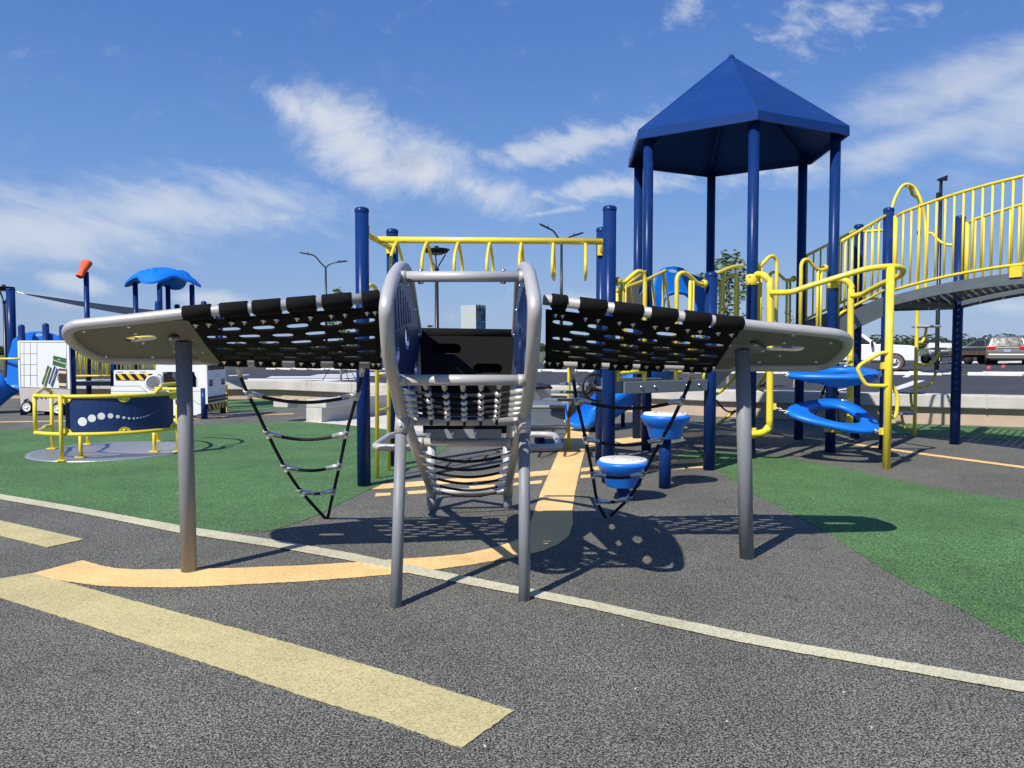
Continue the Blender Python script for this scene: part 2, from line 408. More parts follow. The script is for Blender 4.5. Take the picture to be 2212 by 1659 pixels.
main = mx(blob(760, 305, 215, 118, 32), blob(915, 355, 200, 100, 22), wm('MULTIPLY', blob(640, 238, 130, 52, 36), .75), blob(700, 262, 120, 70, 30), wm('MULTIPLY', blob(1030, 408, 190, 62, 14), .8))
n_main = noise(11, (1., 1.7), .5, 10, .68, .55, (4.4, .6))
n_m2 = noise(34, (1., 1.4), .4, 6, .65, .4, (9.4, 3.6))
c1 = wm('MULTIPLY', step(wm('ADD', wm('ADD', wm('MULTIPLY', main, 1.05), wm('MULTIPLY', wm('SUBTRACT', n_m2, .5), .45)), wm('MULTIPLY', wm('SUBTRACT', n_main, .5), 1.25)), .06, 1.0), .86)
left = mx(blob(330, 455, 560, 105, -5), wm('MULTIPLY', blob(80, 500, 460, 92, -4), 1.15), wm('MULTIPLY', blob(560, 420, 330, 70, 4), .9))
c2 = wm('MULTIPLY', step(wm('ADD', wm('ADD', left, wm('MULTIPLY', wm('SUBTRACT', n_rip, .5), .7)), wm('MULTIPLY', wm('SUBTRACT', n_wisp, .5), 1.2)), .10, 1.15), .68)
right = mx(blob(2060, 190, 420, 92, -13), blob(1980, 300, 360, 66, -10), wm('MULTIPLY', blob(2230, 220, 260, 170, -8), .9))
c3 = wm('MULTIPLY', step(wm('ADD', wm('ADD', wm('MULTIPLY', right, 1.05), wm('MULTIPLY', wm('SUBTRACT', n_rip, .5), .6)), wm('MULTIPLY', wm('SUBTRACT', n_wisp, .5), 1.1)), .08, 1.15), .64)
cirr = mx(blob(1790, 40, 250, 105, -8), wm('MULTIPLY', blob(1490, 20, 130, 80, 0), .8), wm('MULTIPLY', blob(1960, 40, 180, 80, -8), .7), wm('MULTIPLY', blob(1700, 140, 130, 60, -10), .7))
c4 = wm('MULTIPLY', step(wm('ADD', cirr, wm('MULTIPLY', wm('SUBTRACT', n_rip, .5), 2.2)), .42, 1.25), .55)
band = mx(blob(1230, 312, 330, 62, -10), blob(1330, 402, 300, 44, -6), wm('MULTIPLY', blob(1650, 372, 300, 44, -3), .8), wm('MULTIPLY', blob(1190, 458, 160, 14, -8), .8), wm('MULTIPLY', blob(1400, 270, 160, 60, -20), .6))
c5 = wm('MULTIPLY', step(wm('ADD', band, wm('MULTIPLY', wm('SUBTRACT', n_rip, .5), 1.5)), .22, .95), .68)
low = mx(blob(170, 612, 95, 32, 12), wm('MULTIPLY', blob(475, 648, 170, 28, 3), .9), wm('MULTIPLY', blob(130, 655, 120, 22, 8), .7), wm('MULTIPLY', blob(610, 470, 160, 30, -5), .7), wm('MULTIPLY', blob(900, 680, 260, 40, 0), .5), wm('MULTIPLY', blob(2180, 660, 190, 36, 3), .6), wm('MULTIPLY', blob(1260, 640, 130, 36, 3), .6))
c6 = wm('MULTIPLY', step(wm('ADD', low, wm('MULTIPLY', wm('SUBTRACT', n_fine, .5), 1.3)), .2, .9), .6)
gen = wm('MULTIPLY', step(n_big, .62, .85), .35)            # thin veils elsewhere in the sky
cloud = mx(c1, c2, c3, c4, c5, c6, gen)
# shaded undersides: the thick parts go grey where the bank is deep
shade = wm('MULTIPLY', step(noise(9, (1., 1.8), .2, 6, .55, .2, (2.2, 9.)), .45, .7), wm('MAXIMUM', blob(930, 400, 290, 80, 20), wm('MULTIPLY', blob(560, 650, 900, 130, 0), .7)))
ccol = N.new('ShaderNodeMix'); ccol.data_type = 'RGBA'; L.new(wm('MULTIPLY', shade, 1.3, clamp=True), ccol.inputs['Factor'])
ccol.inputs['A'].default_value = (6.7, 7.05, 7.7, 1); ccol.inputs['B'].default_value = (4.1, 4.7, 5.7, 1)
cr = N.new('ShaderNodeValToRGB'); L.new(el, cr.inputs['Fac']); ce = cr.color_ramp.elements
for i, (p_, c_) in enumerate(((0., (.31, .455, .74)), (.07, (.27, .435, .77)), (.20, (.17, .36, .79)), (.34, (.105, .26, .69)), (.50, (.07, .20, .62)))):
    e_ = ce[i] if i < 2 else ce.new(p_); e_.position = p_; e_.color = (*c_, 1)
sc_ = N.new('ShaderNodeVectorMath'); sc_.operation = 'SCALE'; sc_.inputs['Scale'].default_value = .72/.085; L.new(cr.outputs['Color'], sc_.inputs[0])
tint = N.new('ShaderNodeMix'); tint.data_type = 'RGBA'; tint.inputs['Factor'].default_value = .82
L.new(sky.outputs['Color'], tint.inputs['A']); L.new(sc_.outputs['Vector'], tint.inputs['B'])
mc = N.new('ShaderNodeMix'); mc.data_type = 'RGBA'; L.new(cloud, mc.inputs['Factor']); L.new(tint.outputs['Result'], mc.inputs['A']); L.new(ccol.outputs['Result'], mc.inputs['B'])
L.new(mc.outputs['Result'], bg.inputs['Color'])
# ================= ground =================
WALL_A = [(-30, 21), (-14, 21.2), (-7.7, 20.9), (-6.3, 20.7), (-3.6, 18.9), (-1.6, 17.3), (.30, 15.95), (.85, 16.5)]
WALL_B = [(.75, 17.3), (2.3, 16.6), (3.3, 15.95), (4.2, 15.3), (5.5, 14.68), (6.9, 14.03), (8.9, 13.2), (14, 11.3), (30, 6.6)]
WL_ALL = [(-700, 21)]+WALL_A+WALL_B[1:]+[(40, 5), (700, 5)]
def wall_y(x):
    for (a, b), (c, d) in zip(WL_ALL, WL_ALL[1:]):
        if a <= x <= c: return b+(d-b)*(x-a)/(c-a+1e-9)
    return 5.
def zter(x, y):
    z1 = zlot(max(-60, min(60, x)), min(y, 95)); z2 = .3+.0068*max(-900, min(900, x))
    k = max(0, min(1, (y-95)/350.)); k = k*k*(3-2*k); return z1*(1-k)+z2*k
xs = [-900, -500, -300, -200, -140, -100, -75, -55, -42]+[p[0] for p in WALL_A]+[p[0] for p in WALL_B[1:]]+[40, 55, 75, 100, 140, 200, 300, 500, 900]
def sheet(name, mt, rows, xs_):
    vs = []; nr = 0
    for x in xs_:
        r = rows(x); nr = len(r); vs += [V(x, y, z) for y, z in r]
    fs = [(i*nr+j, (i+1)*nr+j, (i+1)*nr+j+1, i*nr+j+1) for i in range(len(xs_)-1) for j in range(nr-1)]
    m = MB(); m.add(vs, fs, True); return m.build(name, mt)
def grows(x):
    y0 = wall_y(x)
    r = [(-300, -.12), (-40, -.12), (y0+.12, -.12), (y0+.3, zter(x, y0+.3)-.05)]
    for k in (.02, .06, .12, .2, .3): y = y0+(95-y0)*k*3.0; r.append((y, zter(x, y)-.05))
    for y in (96, 120, 150, 190, 240, 300, 370, 450, 600, 900, 2500): r.append((y, zter(x, y)-(.05 if y < 100 else 0)))
    return r
struct(sheet('grass_field', 'grass', grows, xs))
lx = [x for x in xs if -80 <= x <= 80]
def lrows(x):
    y0 = wall_y(x); r = []
    for k in range(9): y = y0+.34+(93-y0)*(k/8.)**1.5; r.append((y, zter(x, y)))
    return r
struct(sheet('parking_lot', 'asphalt', lrows, lx))
# rubber surface of the playground, up to the foot of the walls
m = MB(); vs = [V(-45, -30, 0), V(45, -30, 0)]; px = [x for x in xs if -45 <= x <= 45]
nn = len(px); m.add([V(x, -30, 0) for x in px]+[V(x, wall_y(x)+.2, 0) for x in px], [(i, i+1, nn+i+1, nn+i) for i in range(nn-1)])
struct(m.build('playground_surface', 'surf'))
def paint(name, mt, lvl, poly, lot=False, jit=.0032, seg=.016):
    pts = [q if isinstance(q, Vector) else (GL(*q) if lot else G(*q)) for q in poly]; out = []
    rnd = random.Random(name+str(len(poly)))
    for a, b in zip(pts, pts[1:]+pts[:1]):
        d = b-a; sg = max(seg, seg*.006*min(a.y, b.y)**2*2); k = max(1, min(420, int(d.length/sg)))
        for i in range(k):
            q = a.lerp(b, i/k); out.append((q.x+rnd.uniform(-jit, jit), q.y+rnd.uniform(-jit, jit)))
    m = MB(); m.plate(out, [], .003, (lambda x, y, d: V(x, y, zlot(x, y)+lvl-d)) if lot else (lambda x, y, d: V(x, y, lvl-d)))
    return struct(m.build(name, mt))
def strip(cl, w):                        # a band of constant width (metres) along ground points
    c = [Vector(p) for p in cl]; l = []; r = []
    for i in range(len(c)):
        d = (c[min(i+1, len(c)-1)]-c[max(i-1, 0)]).normalized(); n = V(-d.y, d.x, 0)*w/2
        l.append(c[i]+n); r.append(c[i]-n)
    return l+r[::-1]
paint('green_surface', 'greenr', .0035, [(-700, 1010), (0, 1068), (170, 1094), (300, 1118), (440, 1147), (575, 1149), (640, 1131), (700, 1107), (750, 1081), (800, 1057), (850, 1036), (880, 1018), (930, 990), (971, 965), (900, 938), (797, 923), (659, 913), (620, 912), (500, 916), (417, 918), (250, 922), (0, 928), (-700, 945)])
paint('green_surface', 'greenr', .0035, [(1445, 986), (1500, 1003), (1551, 1017), (1590, 1043), (1628, 1067), (1716, 1112), (1791, 1152), (1878, 1211), (1958, 1259), (2077, 1318), (2212, 1394), (2700, 1640), (2900, 1200), (2212, 1082), (2077, 1064), (1918, 1033), (1819, 1010), (1688, 986), (1600, 976), (1500, 972)])
paint('green_surface', 'greenr', .0035, [(1840, 912), (2212, 926), (2600, 940), (2600, 975), (2212, 953), (2050, 944), (1937, 938), (1850, 930)])
paint('green_surface', 'greenr', .0035, [(380, 864), (494, 864), (596, 862), (668, 861), (640, 880), (600, 884), (494, 888), (380, 890)])
paint('orange_path', 'oranger', .0065, [(72, 1240), (110, 1250), (144, 1257), (217, 1267), (311, 1270), (390, 1270), (466, 1267), (560, 1262), (660, 1257), (815, 1245), (923, 1234), (1020, 1221), (1090, 1209), (1140, 1199), (1176, 1190), (1208, 1175), (1230, 1157), (1238, 1130), (1236, 1104), (1243, 1060), (1253, 1015), (1265, 969), (1274, 927), (1281, 907), (1284, 888), (1252, 890), (1249, 896), (1234, 915), (1221, 943), (1208, 973), (1190, 1015), (1168, 1065), (1147, 1127), (1135, 1152), (1117, 1168), (1070, 1184), (1001, 1199), (920, 1206), (838, 1211), (776, 1216), (660, 1223), (505, 1229), (349, 1232), (290, 1232), (255, 1230), (215, 1223), (178, 1212)])
paint('orange_line', 'oranger', .0058, [(802, 1058), (827, 1046.6), (946, 1037.5), (1189, 1016.5), (1183, 1027), (1066, 1037.5), (946, 1047.5), (874, 1053.8)])
for q in ([(811, 1066.4), (844, 1065.5), (844, 1071), (811, 1073.3)], [(880, 1062.3), (930.6, 1058.5), (932, 1065.5), (881, 1068.6)], [(1014, 1051.6), (1069, 1047.5), (1069, 1053.8), (1014, 1058)], [(1110, 1044.4), (1172, 1038), (1169, 1045), (1108, 1049.8)], [(1445, 1011.7), (1478, 1010), (1480, 1014), (1447, 1016)], [(1484, 1009.4), (1517, 1007.7), (1519, 1011), (1487, 1012.5)], [(1255, 1027), (1280, 1025), (1276, 1032), (1253, 1034)], [(1400, 1015), (1425, 1013.5), (1424, 1018), (1398, 1020)]): paint('orange_dash', 'oranger', .0058, q)
paint('orange_line', 'oranger', .0058, [(1256, 1012), (1330, 1005), (1440, 996), (1520, 990), (1523, 999), (1440, 1004), (1330, 1012), (1254, 1020)])
paint('orange_line', 'oranger', .0058, [(1267, 957), (1393, 941), (1560, 931), (1700, 938), (1690, 946), (1560, 940), (1393, 953), (1263, 972)])
paint('orange_line', 'oranger', .0058, strip([G(*q) for q in [(1430, 903), (1481, 912), (1580, 927), (1767, 949), (1838, 959), (2000, 982), (2212, 1010), (2500, 1050)]], .14))
paint('orange_line', 'oranger', .0058, strip([G(*q) for q in [(-500, 919), (0, 912), (250, 908), (417, 904), (530, 898), (634, 894)]], .14))
paint('orange_line', 'oranger', .0058, [(1214, 906), (1236, 905), (1233, 912), (1210, 913)])
paint('cream_line', 'creamr', .0095, [(-400, 1020), (0, 1069), (190, 1101), (388, 1137), (600, 1170), (768, 1199), (896, 1226), (1121, 1270), (1272, 1300), (1428, 1334), (1591, 1367), (1719, 1393), (1958, 1434), (2212, 1477), (2700, 1560), (2700, 1590), (2212, 1498), (1958, 1453), (1719, 1412), (1591, 1388), (1428, 1352), (1272, 1316), (1121, 1286), (923, 1248), (768, 1215), (600, 1185), (388, 1153), (190, 1113), (0, 1080), (-400, 1028)])
paint('tan_stripe', 'tanr', .005, [(-300, 1304), (72, 1239), (233, 1284), (466, 1347), (640, 1395), (823, 1448), (960, 1491), (1110, 1537), (997, 1618), (823, 1556), (660, 1506), (500, 1452), (330, 1397), (160, 1342), (0, 1292), (-120, 1256)][0:1]+[(72, 1239), (233, 1284), (466, 1347), (640, 1395), (823, 1448), (960, 1491), (1110, 1537), (997, 1618), (823, 1556), (660, 1506), (500, 1452), (330, 1397), (160, 1342), (0, 1292)])
paint('tan_stripe', 'tanr', .005, [(-260, 1074), (0, 1125), (182, 1166), (103, 1183), (0, 1158), (-300, 1098)])
paint('concrete_pad', 'pad', .0075, [(655, 911), (770, 898), (834, 889), (900, 878), (1000, 870), (1040, 900), (1040, 958), (971, 964), (900, 937), (797, 923)])
for q in [[(535, 818), (746, 818), (746, 821), (535, 821.5)], [(587, 813), (793, 813), (760, 816), (575, 816.3)], [(690, 808.7), (870, 808.7), (850, 811.5), (670, 811.8)], [(760, 805), (980, 804), (960, 806.5), (740, 807.5)], [(494, 811), (538, 809), (538, 810.2), (494, 812.5)], [(560, 829), (790, 817), (800, 818), (575, 831)],
          [(1895, 848), (1935, 836), (1975, 822), (1998, 822), (1962, 836), (1922, 848)], [(1949, 815), (1967, 803), (1980, 803), (1962, 815)], [(1767, 848), (1836, 838), (1843, 839), (1778, 849.5)], [(1570, 846), (1640, 833), (1644, 834), (1580, 847)], [(1209, 845), (1300, 834), (1302, 835.5), (1214, 847)], [(1660, 805), (1710, 800), (1712, 801), (1664, 806.5)], [(1840, 808), (1865, 802), (1876, 802), (1852, 808.5)], [(2010, 785), (2030, 782), (2036, 782), (2018, 785)]]:
    paint('parking_line', 'line', .006, q, True, 0., .4)
# ---- concrete seat walls ----
def seat_wall(name, label, line, capz=.52, base_h=.27, depth=.5, over=.16, joints=1.5, bm='beige'):
    c = [V(x, y, 0) for x, y in line]; r = thing(name, label, 'wall', c[len(c)//2])
    def side(o):
        out = []
        for i in range(len(c)):
            d1 = (c[i]-c[i-1]).normalized() if i else (c[1]-c[0]).normalized(); d2 = (c[i+1]-c[i]).normalized() if i < len(c)-1 else d1
            n1, n2 = V(-d1.y, d1.x, 0), V(-d2.y, d2.x, 0); n = (n1+n2).normalized(); out.append(c[i]+n*o/max(.5, n.dot(n1)))
        return out
    def sweep(o0, o1, z0, z1):
        a, b = side(o0), side(o1); m = MB()
        m.loft([[p+V(0, 0, z0), q+V(0, 0, z0), q+V(0, 0, z1), p+V(0, 0, z1)] for p, q in zip(a, b)], smooth=False); return m
    sweep(over, depth-.1, -.1, base_h).build('base', bm, r, .008)
    cap = sweep(0, depth, base_h, capz); cap.build('cap', 'conc', r, .02)
    a = side(-.004)
    for p, q in zip(a, a[1:]):
        d = q-p; k = int(d.length/joints)
        for i in range(1, k+1):
            o = p+d*((i-.3)/max(k, 1)); n = V(-d.y, d.x, 0).normalized(); j = MB(); j.box(o+n*.1+V(0, 0, (capz+base_h)/2), (.014, .21, capz-base_h+.008), Matrix(((d.normalized().x, n.x, 0), (d.normalized().y, n.y, 0), (0, 0, 1)))); j.build('joint', 'taupe', r)
    return r, side
seat_wall('seat_wall', 'long pale concrete seat wall with overhanging cap in front of the parking lot, left of the climbing plane', WALL_A)
seat_wall('seat_wall', 'curving concrete seat wall with tan base behind the roofed tower and arched bridge', WALL_B, .54, .31, .5, .12)
r, sd_ = seat_wall('concrete_bench', 'free standing blocky concrete bench end beside the light concrete pad', [(-2.28, 17.7), (-3.83, 14.3)], .42, .27, .46, .0, bm='conc')
b = MB(); b.box((-4.24, 14.42, .345), (.34, .3, .15), Matrix.Rotation(-.42, 3, 'Z')); b.build('end_cap', 'conc', r, .015)
for k in range(5):
    q = V(-3.83, 14.3, 0).lerp(V(-2.28, 17.7, 0), .07+k*.2); s = MB(); s.box(q+V(-.02, .02, .425), (.05, .05, .012)); s.box(q+V(.012, -.008, .40), (.012, .05, .05)); s.build('skate_stop', 'alu', r)
# ================= the climbing plane in the foreground =================
R = thing('airplane_climber', 'grey climbing frame shaped like an airplane with black belt wings, nose towards the viewer', 'climbing frame', (-.27, 5., 0))
FL = [(869, 899, 4.16), (855, 838, 3.84), (841, 770, 3.60), (835.5, 703, 3.48), (835, 655, 3.46), (845, 612, 3.62), (855, 590, 3.8), (866, 578, 4.02), (876, 583, 4.3), (884, 611, 4.58), (893, 668, 4.86), (902, 725, 5.15), (918, 850, 5.8), (931, 960, 6.36)]
FR = [(1133, 899, 4.2), (1143, 838, 3.88), (1150, 770, 3.64), (1154, 703, 3.52), (1154.5, 655, 3.5), (1148, 612, 3.66), (1143, 590, 3.84), (1136, 579, 4.06), (1128, 583, 4.34), (1122, 611, 4.62), (1119, 668, 4.9), (1115, 725, 5.19), (1104, 850, 5.85), (1097, 960, 6.42)]
for fr in (FL, FR):
    m = MB(); m.tube(crom([P(*q) for q in fr], 6), .033, 14); m.build('side_rail', 'silver', R)
legs = [((869, 893, 4.16), (866, 937, 4.13), G(855, 1310)), ((1133, 893, 4.2), (1132.5, 937, 4.18), G(1133, 1296))]
for a, b, g in legs:
    a, b = P(*a), P(*b); m = MB(); m.tube([b.lerp(a, .02), g+V(0, 0, -.01)], .031, 16); lg = m.build('front_leg', 'steel', R)
    m = MB(); m.tube([a, b], .0365, 16); s = m.build('sleeve', 'silver', lg)
    m = MB(); q = a.lerp(b, .6)+V(0, -.036, 0); m.lathe([(.009, .002), (.009, -.004), (.005, -.008), (0, -.008)], q, (0, 1, 0), 10); m.build('bolt', 'bolt', lg)
for a, g in (((931, 958, 6.36), G(932, 1102)), ((1097, 958, 6.42), G(1097, 1098))):
    a = P(*a); a.x = g.x; a.y = g.y; m = MB(); m.tube([a, V(g.x, g.y, .11)], .043, 14); lg = m.build('rear_leg', 'silver', R)
    m = MB(); m.tube([V(g.x, g.y, .115), V(g.x, g.y, -.01)], .038, 14); m.build('foot', 'steel', lg)
    m = MB(); m.lathe([(.009, .002), (.009, -.004), (0, -.008)], V(g.x, g.y-.043, .19), (0, 1, 0), 10); m.build('bolt', 'bolt', lg)
LA, LB = P(876, 907, 4.2), P(934, 1066, 6.36)
RA, RB = P(1127, 907, 4.24), P(1095, 1062, 6.42)
for a, b in ((LA, LB), (RA, RB)):
    m = MB(); m.tube([a, b], .031, 14); m.build('lower_rail', 'silver', R)
for i, (a, b) in enumerate([((853, 597.5, 3.78), (1145, 597.5, 3.82)), ((853, 821, 3.77), (1143, 821, 3.81)), ((872, 909, 4.2), (1130, 909, 4.24)), ((897, 955, 4.74), (1112, 955, 4.78)), ((937, 1062, 6.33), (1093, 1062, 6.39)), ((905, 722, 5.18), (1113, 725, 5.22))]):
    a, b = P(*a), P(*b); m = MB(); m.tube([a, b], .027, 14)
    for k in (.06, .94): q = a.lerp(b, k); d = (b-a).normalized()*.016; m.tube([q-d, q+d], .0295, 14)
    o = m.build('crossbar', 'silver', R)
    if i == 0:
        for k in (.19, .8):
            q = a.lerp(b, k); m = MB(); m.lathe([(.012, 0), (.012, .006), (.007, .011), (0, .012)], q+V(0, 0, .026), (0, 0, 1), 10); m.build('bolt', 'bolt', o); m = MB(); m.lathe([(.014, 0), (.014, .008), (0, .012)], q-V(0, 0, .026), (0, 0, -1), 10); m.build('bolt', 'bolt', o)
# blue side panels inside the rails
PO = [(3.545, 1.5), (3.60, 1.6), (3.78, 1.69), (4.04, 1.735), (4.42, 1.70), (4.72, 1.60), (5.0, 1.46), (5.35, 1.29), (5.35, 1.0), (4.9, .93), (4.35, 1.0), (4.0, 1.10), (3.70, 1.28), (3.57, 1.40)]
for sgn, x0 in ((-1, -.567), (1, .092)):
    dy = 0 if sgn < 0 else .04
    fx = lambda y: x0+(-.034*(y-3.5) if sgn < 0 else -.042*(y-3.5))
    m = MB(); m.plate([(y+dy, z) for y, z in PO], [ellipse(3.80+dy, 1.325, .085, .066), ellipse(4.27+dy, 1.40, .10, .066, rot=-.2), ellipse(4.8+dy, 1.22, .085, .05), ellipse(4.35+dy, 1.16, .075, .045)]+([] if sgn < 0 else []), .014, lambda y, z, d: V(fx(y)-sgn*d, y, z))
    pn = m.build('side_panel', 'navy', R)
    for k in range(7):
        y = 3.72+.12*k+dy; za, zb = 1.43+.01*k, 1.66-.012*abs(k-2)**1.4
        m = MB(); m.box((fx(y)-sgn*.016, y, (za+zb)/2), (.004, .011, zb-za), Matrix.Rotation(.35, 3, 'X')); m.build('engraving', 'post', pn)
    for y, z in ((3.66, 1.6), (3.9, 1.69), (4.3, 1.69), (4.7, 1.575), (5.0, 1.43), (5.25, 1.1), (4.5, .995), (3.75, 1.27)):
        m = MB(); m.lathe([(.013, -.002), (.013, .004), (.006, .008), (0, .009)], V(fx(y)-sgn*.014, y+dy, z), (-sgn, 0, 0), 10); m.build('bolt', 'bolt', pn)
# black belt seat inside the fuselage
a0, a1, b0, b1 = P(906, 718, 5.14), P(1112, 721, 5.18), P(914, 936, 4.66), P(1094, 936, 4.70)
Wm, Hm = (a1-a0).length, (b0-a0).length
def seatf(x, y, d):
    s, t_ = x/Wm, y/Hm; p = a0.lerp(a1, s).lerp(b0.lerp(b1, s), t_); return p+V(0, -.04*math.sin(PI*t_)+d, -.05*math.sin(PI*t_)+d*.3)
hol = [slot(Wm*(.28 if i % 2 == 0 else .73), Hm*(.14+.17*i), Wm*.32, .075) for i in range(5)]
m = MB(); m.plate([(0, 0), (Wm, 0), (Wm, Hm), (0, Hm)], hol, .012, seatf, .06); m.tube([a0+V(0, .01, -.002), a1+V(0, .01, -.002)], .033, 12)
sm_ = m.build('seat_belt_mat', 'belt', R)
m = MB(); m.quadbox([a0+V(.02, .10, -.02), a1+V(-.02, .10, -.02), b1+V(-.02, .10, .02), b0+V(.02, .10, .02)], .01); m.build('seat_backing', 'black', R)
c0, c1 = P(920, 937, 4.63), P(1083, 937, 4.67); m = MB(); m.box((c0+c1)/2, ((c1-c0).length, .012, .055)); cl = m.build('clamp_bar', 'steel', R)
for k in (.05, .35, .65, .95):
    q = c0.lerp(c1, k); m = MB(); m.lathe([(.013, .0), (.013, -.005), (.008, -.012), (0, -.013)], q+V(0, -.005, 0), (0, 1, 0), 12); m.build('bolt', 'bolt', cl)
# front rope net with cast beads
net = []
for i, (vl, ul, ur, Y) in enumerate([(843, 861, 1138, 3.90), (857.5, 865, 1136, 3.97), (870, 867, 1134.5, 4.03), (881.5, 869, 1133, 4.09), (892.5, 871, 1131, 4.14)]):
    a, b = P(ul, vl, Y), P(ur, vl, Y+.04); pts = [a.lerp(b, k/16)+V(0, -.01, -.028*math.sin(PI*k/16)) for k in range(17)]; net.append(pts)
    m = MB(); m.tube(pts, .0095, 8); ro = m.build('net_rope', 'rope', R)
    for e in (0, 1):
        q = pts if e == 0 else pts[::-1]; m = MB(); m.tube([q[0], q[0].lerp(q[2], .7), q[0].lerp(q[2], .71), q[2].lerp(q[3], .1)], [.0155, .0155, .0135, .0125], 10); m.build('rope_sleeve', 'alu', ro)
for k in (3.7, 5.9, 8.1, 10.25, 12.4):
    i = int(k); f = k-i; col_ = [q[i].lerp(q[i+1], f) for q in net]
    top = V(col_[0].x+(col_[0].x+.25)*.05, col_[0].y-.1, col_[0].z+.07); bot = V(col_[-1].x, col_[-1].y+.02, col_[-1].z-.045)
    m = MB(); m.tube([top]+col_+[bot], .008, 8); cr = m.build('net_rope', 'rope', R)
    m = MB(); m.tube([top, top.lerp(col_[0], .5)], .014, 10); m.build('rope_sleeve', 'alu', cr)
    for q in col_:
        m = MB(); m.lathe([(.009, -.0145), (.016, -.009), (.0215, 0), (.016, .009), (.009, .0145)], q+V(0, -.004, 0), (0, -.3, 1), 12); m.build('bead', 'alu', cr)
# rear rope rungs down to the tail
for vl, vr in ((978, 977), (997, 996), (1012.5, 1013), (1026, 1029), (1041.5, 1044), (1056, 1056)):
    a, b = on_line(LA, LB, vl), on_line(RA, RB, vr); pts = [a.lerp(b, k/14)+V(0, -.03, -.055*math.sin(PI*k/14)) for k in range(15)]
    m = MB(); m.tube(pts, .010, 8); ro = m.build('rope_rung', 'rope', R)
    for q in (pts, pts[::-1]):
        m = MB(); m.tube([q[0], q[1], q[1].lerp(q[2], .05), q[2]], [.0175, .0175, .0145, .0135], 10); m.build('rope_sleeve', 'alu', ro)
for sx_, xo in ((-1, -1.02), (1, .36)):
    xi = -.62 if sx_ < 0 else -.04
    m = MB(); m.tube(fillet([V(xi, 5.62, .62), V(xo, 5.62, .62), V(xo, 6.5, .62), V(xi-.02, 6.5, .62)], .14, 6), .026, 12); m.build('tail_loop', 'silver', R)
